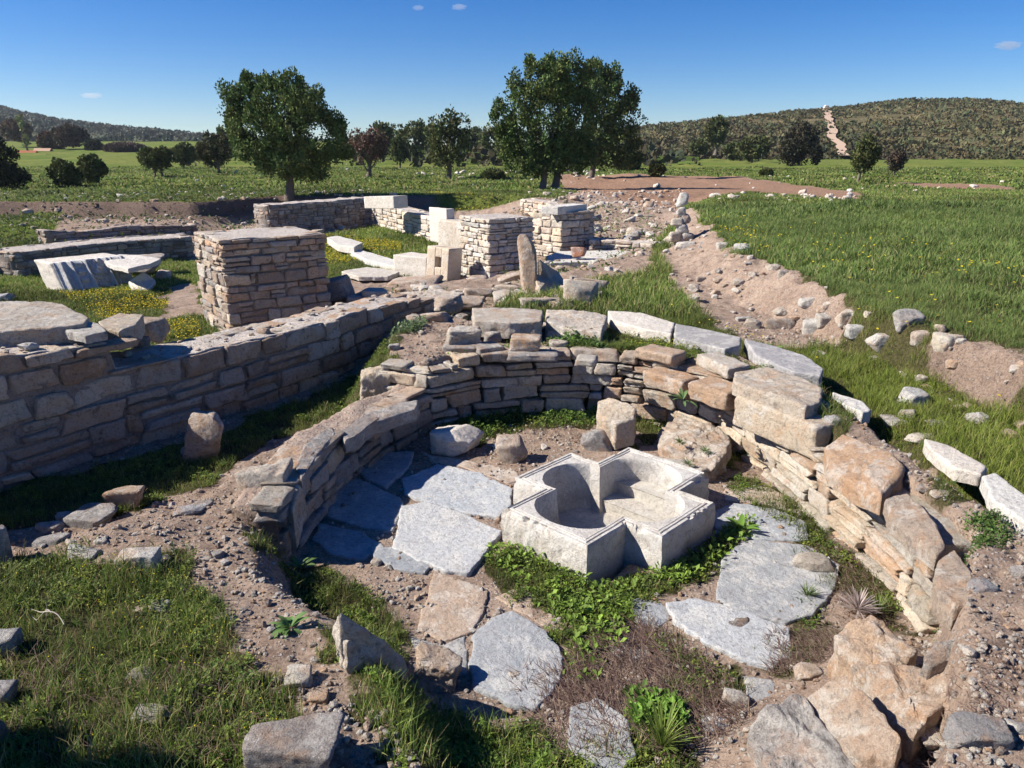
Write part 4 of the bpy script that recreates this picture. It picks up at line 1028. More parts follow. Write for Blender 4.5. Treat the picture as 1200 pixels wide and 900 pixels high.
        f = [np.stack([np.full(n, 3*n), i, j], 1).astype(np.int32), np.vstack([np.stack([i+n, j+n, j, i], 1), np.stack([i+2*n, j+2*n, j+n, i+n], 1)]).astype(np.int32)]
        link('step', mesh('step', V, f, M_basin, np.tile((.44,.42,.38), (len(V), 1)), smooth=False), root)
def degrees_(a): return a*180/pi
def basin_mat():
    m, t = nt('basin_marble'); p = pos(t); a = attr(t)
    n1 = tnoise(t, p, 3, 6, .65, 1); n2 = tnoise(t, p, 14, 7, .75, .5); n3 = tnoise(t, p, 60, 4, .7)
    col = mix(t, ramp(t, n1, [(.42, 0), (.62, .8)]), a.outputs['Color'], (.46,.425,.38))
    col = mix(t, ramp(t, n2, [(.38, .55), (.48, 0)]), col, (.26,.24,.22))
    col = mix(t, ramp(t, n2, [(.56, 0), (.68, .6)]), col, (.70,.68,.65))
    col = mix(t, ramp(t, n3, [(.34, .6), (.46, 0)]), col, (.24,.22,.20))
    w = t.nodes.new('ShaderNodeTexNoise'); w.inputs['Scale'].default_value = 2.2; w.inputs['Detail'].default_value = 8; L(t, p, w.inputs['Vector'])
    crack = ramp(t, w.outputs['Fac'], [(.495, 0), (.5, .45), (.505, 0)]); col = mix(t, crack, col, (.2,.18,.17))
    finish(t, col, [(n2, .012), (n3, .005)], .85, .2); return m
M_basin = basin_mat()
basin()

# ------------------------------------------------------------------ scattered rubble: copies of a few stones
protos = []
for k in range(10):
    v, f = boulder((1, .8, .62), 700+k, 3, 7, rough=.07)
    protos.append([mesh('rubble', v, f, M_stone, np.tile(jcol(TINT[t], np.random.default_rng(k*9+i)), (len(v), 1))) for i, t in enumerate('wygp')])
def scatter(n, poly, zplane, size, label, name, group, seed, cat='stone', world=False, jit=1.0, tints=(0,1,2,3)):
    r = np.random.default_rng(seed); P = np.array(poly if world else wp(poly, zplane)); lo, hi = P.min(0), P.max(0); got = 0; tries = 0
    while got < n and tries < 60:
        tries += 1
        x = r.uniform(lo[0], hi[0], n*2); y = r.uniform(lo[1], hi[1], n*2); k = sd_poly(x, y, P) > 0; x, y = x[k], y[k]
        if not len(x): continue
        u, v, d = proj(x, y, terr(x, y)); k = (u > -60) & (u < 1260) & (v < 930); x, y = x[k][:n-got], y[k][:n-got]
        if not len(x): continue
        z = terr(x, y)
        for a, b, c in zip(x, y, z):
            s = size[0]*(size[1]/size[0])**(r.random()**1.6)
            o = link(name, protos[r.integers(10)][r.choice(tints)], None, (a, b, c+s*.12)); o.scale = (s*r.uniform(.8,1.2), s*r.uniform(.8,1.2), s*r.uniform(.6,1))
            o.rotation_euler = (r.uniform(-.4,.4), r.uniform(-.4,.4), r.uniform(0, 6.28)); tag(o, label, cat, group); got += 1
scatter(60, [(60,287),(240,276),(330,264),(445,256),(445,240),(240,243),(60,243),(0,262)], .25, (.1,.38), 'small stone among the rubble on the earth bank behind the long far walls', 'rubble_stone', 'rubble on the earth bank', 1)
scatter(80, [(560,262),(640,232),(720,240),(795,240),(790,285),(740,302),(700,288),(640,275),(560,268)], .5, (.12,.45), 'small stone in the rubble heap behind the piers', 'rubble_stone', 'rubble heap behind the piers', 2)
scatter(34, [(440,385),(400,352),(470,335),(560,338),(640,345),(720,318),(700,350),(600,362),(520,380)], .32, (.08,.26), 'small stone in the rubble band between the long wall and the middle pier', 'rubble_stone', 'rubble band across the nave', 3)
scatter(30, [(790,250),(850,310),(940,355),(1040,400),(1160,430),(1180,470),(1060,430),(930,395),(840,380),(780,300)], .6, (.04,.13), 'small stone in the bare dirt slope below the grassy mound', 'rubble_stone', 'stones of the dirt slope', 4)
scatter(12, [(1040,500),(1100,520),(1200,610),(1200,780),(1120,720),(1080,600)], .58, (.02,.06), 'tiny stone in the gravel on the wide right wall top', 'rubble_stone', 'stones of the right wall top', 5)
scatter(14, [(1060,790),(1160,780),(1200,860),(1200,900),(1040,900)], .5, (.03,.09), 'small crumbly stone among the debris in the lower right corner', 'rubble_stone', 'debris of the lower right corner', 6)
scatter(18, [(30,612),(260,590),(330,640),(300,700),(140,650),(40,650)], .3, (.02,.07), 'small stone in the dirt along the mound edge', 'rubble_stone', 'stones of the left mound edge', 7)
scatter(10, [(240,680),(330,690),(400,780),(380,840),(300,800)], .3, (.015,.045), 'tiny stone on the bare dirt patch left of the pointed block', 'rubble_stone', 'stones of the bare dirt patch', 8)
scatter(12, [(430,650),(490,650),(510,760),(480,800),(440,740)], .03, (.025,.08), 'small stone in the weeds between the pointed block and the slabs', 'rubble_stone', 'stones left of the slabs', 9)
scatter(12, [(600,495),(700,490),(700,520),(640,545),(560,530)], .0, (.03,.09), 'small stone on the dirt at the back of the apse floor', 'rubble_stone', 'stones at the back of the floor', 10)
scatter(12, [(380,480),(470,400),(520,380),(560,400),(480,450)], .32, (.04,.15), 'small stone in the weeds between the long wall and the curved wall', 'rubble_stone', 'stones between the two walls', 11)
scatter(6, [(660,800),(850,790),(900,900),(640,900)], .0, (.02,.06), 'small stone among dry stalks at the lower middle', 'rubble_stone', 'stones of the lower middle', 12)
scatter(6, [(370,840),(440,860),(470,900),(380,900)], .2, (.02,.05), 'small stone on the dark bare earth at the bottom left of centre', 'rubble_stone', 'stones of the dark bare earth', 13)
scatter(48, [(-60,230),(130,214),(420,207),(560,210),(660,205),(860,205),(1200,214),(1260,222),(800,228),(600,232),(430,228),(130,232)], .8, (.12,.45), 'pale stone lying scattered on the far green field', 'field_stone', 'stones scattered on the far field', 14, tints=(0,1,1))
scatter(40, [(430,203),(720,200),(760,208),(560,212),(540,208)], .8, (.2,.6), 'pale stone of the long low stone row in the far field', 'field_stone', 'far low stone row', 15, tints=(0,1))
scatter(46, [(840,226),(1000,228),(1015,236),(900,234),(830,232)], .8, (.12,.4), 'pale stone piled along the near edge of the ploughed strip', 'field_stone', 'stones beside the ploughed strip', 16, tints=(0,1))
scatter(24, [(110,225),(260,205),(330,196),(440,190),(430,200),(280,214),(160,232)], .8, (.2,.5), 'pale stone on the green slope left of the large juniper', 'field_stone', 'stones left of the large juniper', 17, tints=(0,1))

# ------------------------------------------------------------------ uncountable cover
def visible(x, y, z, mu=40, mv=40):
    u, v, d = proj(x, y, z); return (u > -mu) & (u < 1200+mu) & (v < 900+mv) & (y > 0)
# gravel
gx = RNG.uniform(-4.2, 3.6, 60000); gy = RNG.uniform(1.4, 8.5, 60000); g = grass_mask(gx, gy)
k = (RNG.random(60000) > g*1.1+.1) & (fbm2(gx, gy, 2.5, 3, 90) > -.22); gx, gy = gx[k], gy[k]; gz = terr(gx, gy); k = visible(gx, gy, gz); gx, gy, gz = gx[k][:15000], gy[k][:15000], gz[k][:15000]
d0, f0 = ICO[1]; n = len(gx); s = .0035*(6**(RNG.random(n)**2.6)); ax = RNG.uniform(.6, 1.3, (n, 3)); rv = RNG.uniform(.75, 1.2, (n, len(d0)))
V = d0[None]*rv[:, :, None]*(ax*s[:, None])[:, None, :]+np.stack([gx, gy, gz+s*.3], 1)[:, None, :]
cc = np.array([(.36,.28,.23),(.48,.43,.38),(.30,.25,.22),(.56,.53,.50),(.40,.27,.19)])[RNG.integers(0, 5, n)]
Fg = (f0[None]+(np.arange(n)*len(d0))[:, None, None]).reshape(-1, 3)
tag(link('gravel', mesh('gravel', V.reshape(-1, 3), Fg.astype(np.int32), M_peb := M_stone, np.repeat(cc, len(d0), 0), smooth=False)), kind='stuff')

def pebbles(name, n, zones_, size, seed, sub=2, mat=None):
    r = np.random.default_rng(seed); X_, Y_ = [], []
    for poly, z, k in zones_:
        P = np.array(wp(poly, z)); x = r.uniform(P[:,0].min(), P[:,0].max(), k); y = r.uniform(P[:,1].min(), P[:,1].max(), k); q = sd_poly(x, y, P) > 0; X_.append(x[q]); Y_.append(y[q])
    x, y = np.concatenate(X_), np.concatenate(Y_); z = terr(x, y); d_, f_ = ICO[sub]; n = len(x)
    vs = [boulder((1, .85, .65), 800+i, sub, 7, rough=.08)[0] for i in range(12)]; V = np.stack(vs)[r.integers(0, 12, n)]; s = size[0]*(size[1]/size[0])**(r.random(n)**1.7)
    a = r.uniform(0, 6.28, n)[:, None]; q = V.copy(); q[:,:,0] = V[:,:,0]*np.cos(a)-V[:,:,1]*np.sin(a); q[:,:,1] = V[:,:,0]*np.sin(a)+V[:,:,1]*np.cos(a)
    V = q*(s[:, None]*r.uniform(.7, 1.25, (n, 3)))[:, None, :]+np.stack([x, y, z+s*.15], 1)[:, None, :]
    cc = np.array([TINT['w'],TINT['p'],TINT['g'],TINT['y'],TINT['p'],TINT['o']])[r.integers(0, 6, n)]*r.uniform(.8, 1.15, (n, 1))
    tag(link(name, mesh(name, V.reshape(-1, 3), (f_[None]+(np.arange(n)*len(d_))[:, None, None]).reshape(-1, 3).astype(np.int32), mat or M_stone, np.repeat(cc, len(d_), 0), smooth=False)), kind='stuff')
pebbles('small_rubble', 0, [([(560,262),(640,228),(720,236),(800,232),(795,290),(740,305),(700,335),(640,350),(560,345),(530,340)], .45, 1500), ([(440,400),(400,352),(470,335),(560,338),(650,345),(700,360),(560,372),(520,385)], .32, 500), ([(0,262),(0,243),(60,241),(240,241),(445,238),(445,258),(330,264),(240,278),(60,287)], .25, 1100),
    ([(790,240),(850,305),(940,350),(1040,395),(1200,440),(1200,500),(1060,430),(930,395),(840,380),(770,300)], .6, 420)], (.05,.22), 61)
pebbles('fine_rubble', 0, [([(1040,500),(1100,520),(1200,610),(1200,780),(1120,720),(1080,600)], .6, 900), ([(1040,790),(1160,760),(1230,860),(1200,960),(1000,960)], .5, 1100), ([(30,612),(260,590),(330,640),(300,700),(140,650),(40,650)], .3, 500), ([(225,650),(330,650),(400,780),(380,860),(300,800)], .3, 500),
    ([(430,640),(500,640),(520,760),(480,800),(440,740)], .03, 300), ([(500,485),(760,485),(720,520),(640,545),(520,530)], 0, 500), ([(380,480),(470,400),(520,380),(560,400),(480,450)], .32, 250), ([(640,720),(850,750),(900,900),(640,900)], 0, 500), ([(830,560),(940,580),(1000,700),(980,780),(930,640)], 0, 350), ([(360,840),(460,860),(500,930),(380,930)], .2, 350)], (.008,.036), 62)
def blades(x, y, z, h, w, bend, col, rng, tipc=1.3):
    n = len(x); a = rng.uniform(0, 2*pi, n); b = rng.uniform(0, 2*pi, n); ca, sa = np.cos(a), np.sin(a)
    lx, ly = np.cos(b)*bend*h, np.sin(b)*bend*h
    def pt(t, wd, sg): return np.stack([x+lx*t*t+ca*w*wd*sg, y+ly*t*t+sa*w*wd*sg, z-.004+h*t*(1-.25*np.abs(bend)*t)], 1)
    V = np.stack([pt(0,.5,-1), pt(0,.5,1), pt(.55,.45,1), pt(.55,.45,-1), pt(1,0,0)], 1).reshape(-1, 3)
    o = np.arange(n)*5
    q = np.stack([o, o+1, o+2, o+3], 1).astype(np.int32); t = np.stack([o+3, o+2, o+4], 1).astype(np.int32)
    c = np.stack([col*.75, col*.75, col, col, np.minimum(col*tipc, 1)], 1).reshape(-1, 3)
    return V, q, t, c
def leaves(x, y, z, sz, rng, col, up=.5, asp=.5):
    n = len(x); a = rng.uniform(0, 2*pi, n); tl = rng.uniform(.05, 1.0, n)*up+rng.uniform(-.2, .3, n)
    d = np.stack([np.cos(a)*np.cos(tl), np.sin(a)*np.cos(tl), np.sin(tl)], 1); s = np.stack([-np.sin(a), np.cos(a), rng.uniform(-.4, .4, n)], 1)
    c = np.stack([x, y, z], 1); L_ = sz[:, None]
    V = np.stack([c, c+d*L_*.5+s*L_*asp*.5, c+d*L_, c+d*L_*.5-s*L_*asp*.5], 1); V[:,2,2] -= sz*.15
    o = np.arange(n)*4; return V.reshape(-1, 3), np.stack([o, o+1, o+2, o+3], 1).astype(np.int32), np.repeat(col, 4, 0)
def zones(x, y): 
    st = sst(sd_poly(x, y, T3)/.2+.5); mo = sst(sd_poly(x, y, T4)/.2+.5); return st, mo
GC = np.array([(.10,.15,.030),(.13,.17,.035),(.075,.12,.026),(.19,.19,.07),(.06,.10,.024)])
YC = np.array([(.19,.23,.03),(.24,.26,.035),(.13,.19,.025)])
def gcol(x, y, rng, mo, st):
    c = GC[rng.integers(0, 5, len(x))]*rng.uniform(.9, 1.45, (len(x), 1)); dry = rng.random(len(x)) < .09; c[dry] = np.array((.30,.24,.13))*rng.uniform(.7, 1.2, (int(dry.sum()), 1)); n = fbm2(x, y, .9, 3, 77)
    c = c*(1+.35*n[:, None]); blue = (mo*(1-.3*st))[:, None]
    c = c*(1+.9*fbm2(x, y, .5, 5, 78))[:, None]; c = c*(1-.55*blue)+np.array([(.105,.165,.052)])*.6*blue*rng.uniform(.8, 1.2, (len(x), 1))
    yy = ((1-mo)*st*sst((9-y)/3))[:, None]*.5; c = c*(1-yy)+YC[rng.integers(0, 3, len(x))]*yy
    return np.clip(c*1.15, 0.005, 1)
def grow(nc, x0, x1, y0, y1, hr, wr, seed, dens=1.0, clump=.35, hz=1.0):
    r = np.random.default_rng(seed); x = r.uniform(x0, x1, nc); y = r.uniform(y0, y1, nc); g = grass_mask(x, y)
    cl = fbm2(x, y, 5, 3, seed); k = (r.random(nc) < sst((g-.35)/.4)*dens*(1+clump*2*cl)); x, y, cl = x[k], y[k], cl[k]; z = terr(x, y)
    k = visible(x, y, z); x, y, z, cl = x[k], y[k], z[k], cl[k]; st, mo = zones(x, y)
    lf = sst((2.9-np.hypot(x+2.2, (y-2.6)*1.2))/1.2); n = len(x); tall = 1+.8*lf+(.9*st*(1-mo)+.75*mo)*hz
    h = r.uniform(hr[0], hr[1], n)*tall*(1+.9*cl)*(1+.5*fbm2(x, y, .9, 4, 79)); w = r.uniform(wr[0], wr[1], n)
    return blades(x, y, z, h, w, r.uniform(.1, .9, n), gcol(x, y, r, mo, st), r)
def join(name, parts, mat, label=None, smooth=False):
    B = Bag()
    for V, q, t, c in parts:
        B.add(V, [q, t] if t is not None else [q], c)
    o = link(name, B.me(name, mat, smooth)); tag(o, kind='stuff'); print(name, B.n); return o
parts = [grow(420000, -4.3, 4.6, 1.5, 8.6, (.018,.065), (.002,.0042), 5),
         grow(60000, 4.6, 8, 2, 8.6, (.02,.07), (.004,.008), 9), grow(410000, -12.5, 14, 8.6, 17, (.03,.09), (.006,.013), 6),
         grow(260000, -20, 24, 17, 32, (.05,.12), (.015,.03), 7, hz=.6)]
join('grass', parts, M_grass)
parts = [grow(150000, -45, 60, 32, 70, (.06,.14), (.05,.1), 8, .8)]
join('field_grass', parts, M_grass)
# leafy weeds on the ground in the near zones
def weeds(nc, x0, x1, y0, y1, sz, hmax, seed, dens=1, thr=.40, skip_mound=True):
    r = np.random.default_rng(seed); m = nc//14; cx = r.uniform(x0, x1, m); cy = r.uniform(y0, y1, m); g = grass_mask(cx, cy)
    st, mo = zones(cx, cy); k = (g > thr) & (fbm2(cx, cy, 3.2, 4, seed) > -.04) & (r.random(m) < dens*.75*sst((g-.3)/.6)*(1-.75*st)*(1-.9*mo if skip_mound else 1)); cx, cy = cx[k], cy[k]
    x = np.repeat(cx, 26); y = np.repeat(cy, 26); n = len(x); rad = np.repeat(r.uniform(.02, .055, len(cx)), 26)*np.sqrt(r.random(n)); a = r.uniform(0, 6.28, n); x = x+rad*np.cos(a); y = y+rad*np.sin(a)
    z = terr(x, y)+r.random(n)**1.4*hmax*np.repeat(r.uniform(.3, 1, len(cx)), 26); k = visible(x, y, z); x, y, z = x[k], y[k], z[k]
    base = np.repeat(np.array([(.16,.23,.035),(.10,.17,.03),(.21,.26,.045),(.13,.17,.05)])[r.integers(0, 4, len(cx))], 26, 0)[k]
    col = base*r.uniform(.7, 1.25, (len(x), 1)); s = r.uniform(*sz, len(x))
    V, q, c = leaves(x, y, z, s, r, col, .9, .55); return V, q, None, c
join('weeds', [weeds(300000, -4.3, 4.6, 1.5, 5.2, (.010,.024), .05, 21), weeds(110000, -4.3, 4.6, 5.2, 9, (.014,.032), .07, 22)], M_grass)
# lush big-leaf greens round the basin
def lush(poly, z, n, sz, hmax, seed, base=(.18,.28,.045)):
    r = np.random.default_rng(seed); P = np.array(wp(poly, z)); x = r.uniform(P[:,0].min(), P[:,0].max(), n); y = r.uniform(P[:,1].min(), P[:,1].max(), n); cl = fbm2(x, y, 5, 3, seed)
    k = (sd_poly(x, y, P) > -.02+r.normal(0, .02, n)) & (cl > -.12+r.normal(0, .12, n)); x, y, cl = x[k], y[k], cl[k]; zz = terr(x, y)+r.random(len(x))**1.3*hmax*(.5+cl)
    V, q, c = leaves(x, y, zz, sz[0]+(sz[1]*1.5-sz[0])*r.random(len(x))**2.2, r, np.array(base)*r.uniform(.6, 1.3, (len(x), 1))*(1+.5*fbm2(x, y, 9, 3, seed+3))[:, None]*np.where(r.random(len(x)) < .12, 1.5, 1)[:, None], 1.0, .5); return V, q, None, c
join('leafy_weeds', [lush([(572,648),(600,640),(690,690),(800,665),(862,610),(885,612),(870,632),(830,665),(790,690),(738,706),(718,760),(688,802),(655,785),(662,735),(612,690)], 0, 19000, (.016,.038), .09, 31),
    lush([(640,392),(700,388),(720,415),(680,425),(645,410)], .6, 5000, (.02,.05), .12, 32, (.12,.20,.06)), lush([(720,415),(740,390),(790,402),(830,425),(800,440),(760,420)], .6, 5000, (.015,.03), .08, 33, (.14,.19,.03)),
    lush([(512,508),(545,482),(700,472),(706,498),(600,508),(535,510)], 0, 9000, (.015,.032), .12, 34, (.10,.17,.03)), lush([(1118,616),(1165,610),(1182,650),(1140,655)], .58, 3000, (.01,.02), .05, 35, (.09,.16,.04)),
    lush([(455,405),(475,395),(500,400),(495,425),(460,425)], .3, 3000, (.02,.045), .14, 36, (.13,.19,.09)), lush([(410,800),(560,840),(640,850),(650,900),(480,900)], .05, 12000, (.010,.022), .06, 37, (.12,.2,.03)), lush([(735,815),(790,812),(800,850),(745,855)], 0, 3500, (.02,.04), .07, 38, (.15,.28,.04))], M_grass)
# yellow flowers
def flowers(poly, z, n, s, seed, col=(.75,.60,.03), hmin=.03, hmax=.08):
    r = np.random.default_rng(seed); P = np.array(poly if z is None else wp(poly, z)); x = r.uniform(P[:,0].min(), P[:,0].max(), n); y = r.uniform(P[:,1].min(), P[:,1].max(), n); cl = fbm2(x, y, 1.3, 3, seed)
    k = (sd_poly(x, y, P) > 0) & (cl+r.normal(0, .15, n) > .05) & (grass_mask(x, y) > .4); x, y = x[k], y[k]; zz = terr(x, y)+r.uniform(hmin, hmax, len(x)); V, q, c = leaves(x, y, zz, np.full(len(x), s), r, np.tile(col, (len(x), 1))*r.uniform(.8, 1.1, (len(x), 1)), .5, .9); return V, q, None, c
join('yellow_flowers', [flowers([(70,345),(230,335),(235,400),(190,398),(110,372)], 0, 14000, .026, 41, (.62,.50,.02)), flowers([(375,275),(470,285),(470,330),(380,345)], 0, 16000, .034, 42, (.65,.52,.02)), flowers([(385,262),(520,285),(530,300),(400,280)], 0, 4000, .03, 46, (.5,.4,.02)),
    flowers([(0,650),(200,650),(330,800),(330,900),(0,900)], .3, 2500, .007, 43), flowers([(830,262),(1000,270),(1200,330),(1200,420),(950,330)], .95, 700, .035, 44, hmin=.12, hmax=.2), flowers([(835,262),(880,262),(900,300),(880,320),(850,290)], .85, 700, .04, 47, hmin=.14, hmax=.2),
    flowers([(500,225),(580,228),(575,236),(500,236)], .8, 900, .06, 45), flowers([(640,395),(860,420),(800,430),(700,410)], .56, 900, .014, 48, hmin=.05, hmax=.1), flowers([(690,330),(860,370),(960,440),(830,395)], .45, 600, .025, 49, hmin=.1, hmax=.18)], M_grass)
# dry stalks
def stalks(poly, z, n, ln, seed):
    r = np.random.default_rng(seed); P = np.array(wp(poly, z)); x = r.uniform(P[:,0].min(), P[:,0].max(), n); y = r.uniform(P[:,1].min(), P[:,1].max(), n); k = sd_poly(x, y, P) > 0; x, y = x[k], y[k]; n = len(x)
    a = r.normal(2.2, .7, n); l = r.uniform(*ln, n); up = r.uniform(-.05, .35, n); z0 = terr(x, y)+r.uniform(.004, .03, n); w = .0015
    d = np.stack([np.cos(a), np.sin(a), up], 1)*l[:, None]; s = np.stack([-np.sin(a), np.cos(a), 0*a], 1)*w; c = np.stack([x, y, z0], 1); md = c+d*.5+r.normal(0, .006, (n, 3)); up_ = np.array([0,0,w*1.5])
    V = np.stack([c-s, c+s, md+s, md-s, c+d], 1).reshape(-1, 3); o = np.arange(n)*5; q = np.stack([o, o+1, o+2, o+3], 1).astype(np.int32); t = np.stack([o+3, o+2, o+4], 1).astype(np.int32)
    col = np.repeat(np.array([(.20,.13,.11),(.12,.075,.065),(.30,.22,.17)])[r.integers(0, 3, n)], 5, 0); return V, q, t, col
join('dry_stalks', [stalks([(700,745),(770,735),(860,800),(880,850),(800,900),(700,850),(640,810)], 0, 3800, (.04,.16), 51), stalks([(900,740),(985,745),(990,790),(900,800)], 0, 1500, (.03,.08), 52), stalks([(600,790),(720,790),(740,900),(640,900)], 0, 900, (.04,.14), 53),
    stalks([(0,760),(330,800),(330,900),(0,900)], .3, 900, (.04,.12), 54), stalks([(1060,790),(1190,790),(1180,900),(1080,900)], .5, 500, (.02,.05), 55), stalks([(620,470),(700,480),(690,520),(620,520)], 0, 600, (.03,.08), 56), stalks([(940,640),(1010,650),(1060,740),(1000,740)], 0, 900, (.03,.08), 57)], M_grass)

join('bank_weeds', [lush([(0,262),(0,240),(200,238),(420,236),(440,250),(330,262),(240,272),(60,285)], .3, 16000, (.05,.12), .25, 39, (.07,.10,.03)), lush([(560,262),(640,240),(760,250),(790,280),(700,320),(600,330)], .45, 9000, (.03,.08), .16, 40, (.10,.15,.035)),
    lush([(0,262),(60,262),(56,290),(-20,300)], .1, 4000, (.05,.1), .2, 58, (.06,.09,.03)), lush([(440,385),(400,352),(470,335),(560,338),(640,345),(600,368),(520,385)], .32, 3500, (.02,.05), .1, 59, (.12,.18,.04))], M_grass)
# single plants
def plant(u, v, n, ln, w, tint, label, name, z=None, spread=1.0, up=(.3,1.3), seed=0):
    p = hit(u, v) if z is None else W(u, v, z); r = np.random.default_rng(seed); B = Bag()
    for k in range(n):
        a = r.uniform(0, 6.28); e = r.uniform(*up); l = ln*r.uniform(.6, 1.1); m = 6; t = np.linspace(0, 1, m)
        e2 = e-t*.9*spread; hx = np.cumsum(np.cos(e2))*l/m; hz = np.cumsum(np.sin(e2))*l/m; ww = w*np.sin(np.clip(t*.92+.08, 0, 1)*pi)**.7*r.uniform(.7, 1.1)+.0006
        L_ = np.stack([hx*cos(a)-ww*sin(a), hx*sin(a)+ww*cos(a), hz+ww*.3], 1); R_ = np.stack([hx*cos(a)+ww*sin(a), hx*sin(a)-ww*cos(a), hz+ww*.3], 1); M_ = np.stack([hx*cos(a), hx*sin(a), hz], 1)
        V = np.stack([L_, M_, R_], 1).reshape(-1, 3); i = np.arange(m-1)*3; q = np.vstack([np.stack([i, i+1, i+4, i+3], 1), np.stack([i+1, i+2, i+5, i+4], 1)]).astype(np.int32)
        B.add(V, q, np.array(tint)*r.uniform(.7, 1.2))
    o = link(name, B.me(name, M_grass), None, tuple(p)); tag(o, label, 'plant'); return o
plant(340,738,22,.11,.012,(.14,.25,.08),'pale green rosette plant on the bare dirt left of the pointed block','rosette_plant',seed=1)
plant(868,625,16,.15,.017,(.16,.30,.05),'leafy weed with a long shadow growing at the right corner of the basin','leafy_weed_plant',seed=2)
plant(352,668,9,.14,.014,(.13,.22,.07),'broad-leaved plant at the foot of the arm end','rosette_plant',seed=3,up=(.6,1.4))
plant(775,880,90,.20,.0022,(.20,.27,.06),'upright tuft of yellowish grass at the lower middle','grass_tuft',seed=4,up=(.9,1.5),spread=.5)
for i_, (u_, v_, z_, l_) in enumerate([(797,520,.17,'small weed tuft on the plaster ledge, left one'),(826,530,.16,'small weed tuft on the plaster ledge, right one'),(806,545,.12,'small weed tuft on the plaster ledge, nearest the basin')]): plant(u_,v_,40,.07,.003,(.12,.18,.06),l_,'weed_tuft',z=z_,seed=70+i_,up=(.3,1.4),spread=.8)
plant(945,690+12,60,.10,.002,(.17,.24,.07),'small green grass tuft at the foot of the right wall','grass_tuft',seed=5,up=(.8,1.5),spread=.6)
plant(1028,720,60,.12,.002,(.16,.22,.06),'grass tuft in the crook between the right wall and the fallen blocks','grass_tuft',seed=6,up=(.8,1.5),spread=.6)
plant(800,470,14,.14,.012,(.15,.24,.09),'grey green leafy plant growing among the back wall stones','leafy_weed_plant',z=.60,seed=7)
plant(905,415,14,.17,.02,(.17,.27,.08),'broad-leaved plant in the grass behind the tapering coping slab','leafy_weed_plant',z=.6,seed=8)
plant(1005,715,130,.13,.0026,(.50,.42,.40),'dry silvery thistle bush on the paving beside the right wall','dry_bush',z=.03,seed=9,up=(.2,1.4),spread=.3)
# pale twig at the left
tw = hit(60,735); B = Bag()
for k, (a, l, s0) in enumerate([(2.6,.30,0),(2.9,.14,.1),(2.2,.10,.14)]):
    t = np.linspace(0, 1, 12); x = np.cos(a)*l*t+s0*cos(2.6); y = np.sin(a)*l*t+s0*sin(2.6)+.01*np.sin(t*9); z = .03+.03*np.sin(t*5+k); rad = .0035*(1-.7*t); ph = np.linspace(0, 2*pi, 6, endpoint=False)
    V = np.stack([x[:, None]+0*ph, y[:, None]+rad[:, None]*np.cos(ph), z[:, None]+rad[:, None]*np.sin(ph)], -1).reshape(-1, 3); idx = np.arange(72).reshape(12, 6); nx_ = np.roll(idx, -1, 1)
    B.add(V, np.stack([idx[:-1], nx_[:-1], nx_[1:], idx[1:]], -1).reshape(-1, 4).astype(np.int32), (.6,.55,.5))
tag(link('dry_twig', B.me('dry_twig', M_grass), None, (tw[0]+.12, tw[1]-.08, tw[2]+.03)), 'pale forked dry twig lying in the dark grass at the left', 'twig')

# ------------------------------------------------------------------ trees
def tube(B, pts, rad, col=(.2,.2,.2), k=8, seed=0):
    P = np.array(pts, float); n = len(P); rad = np.asarray(rad, float); ph = np.linspace(0, 2*pi, k, endpoint=False); T_ = np.gradient(P, axis=0); T_ /= np.linalg.norm(T_, axis=1)[:, None]+1e-9
    ref = np.array([.13,1,.07]); A = np.cross(T_, ref); A /= np.linalg.norm(A, axis=1)[:, None]+1e-9; Bn = np.cross(T_, A)
    rr = rad[:, None]*(1+.18*noise(np.stack([np.cos(ph)*1.5+0*P[:, :1], np.sin(ph)*1.5+0*P[:, :1], P[:, 2:3]*1.5+0*ph], -1).reshape(-1, 3)+seed, seed).reshape(n, k))
    V = (P[:, None]+A[:, None]*(np.cos(ph)[None, :, None]*rr[..., None])+Bn[:, None]*(np.sin(ph)[None, :, None]*rr[..., None])).reshape(-1, 3)
    idx = np.arange(n*k).reshape(n, k); nx_ = np.roll(idx, -1, 1); B.add(V, np.stack([idx[:-1], nx_[:-1], nx_[1:], idx[1:]], -1).reshape(-1, 4).astype(np.int32), col)
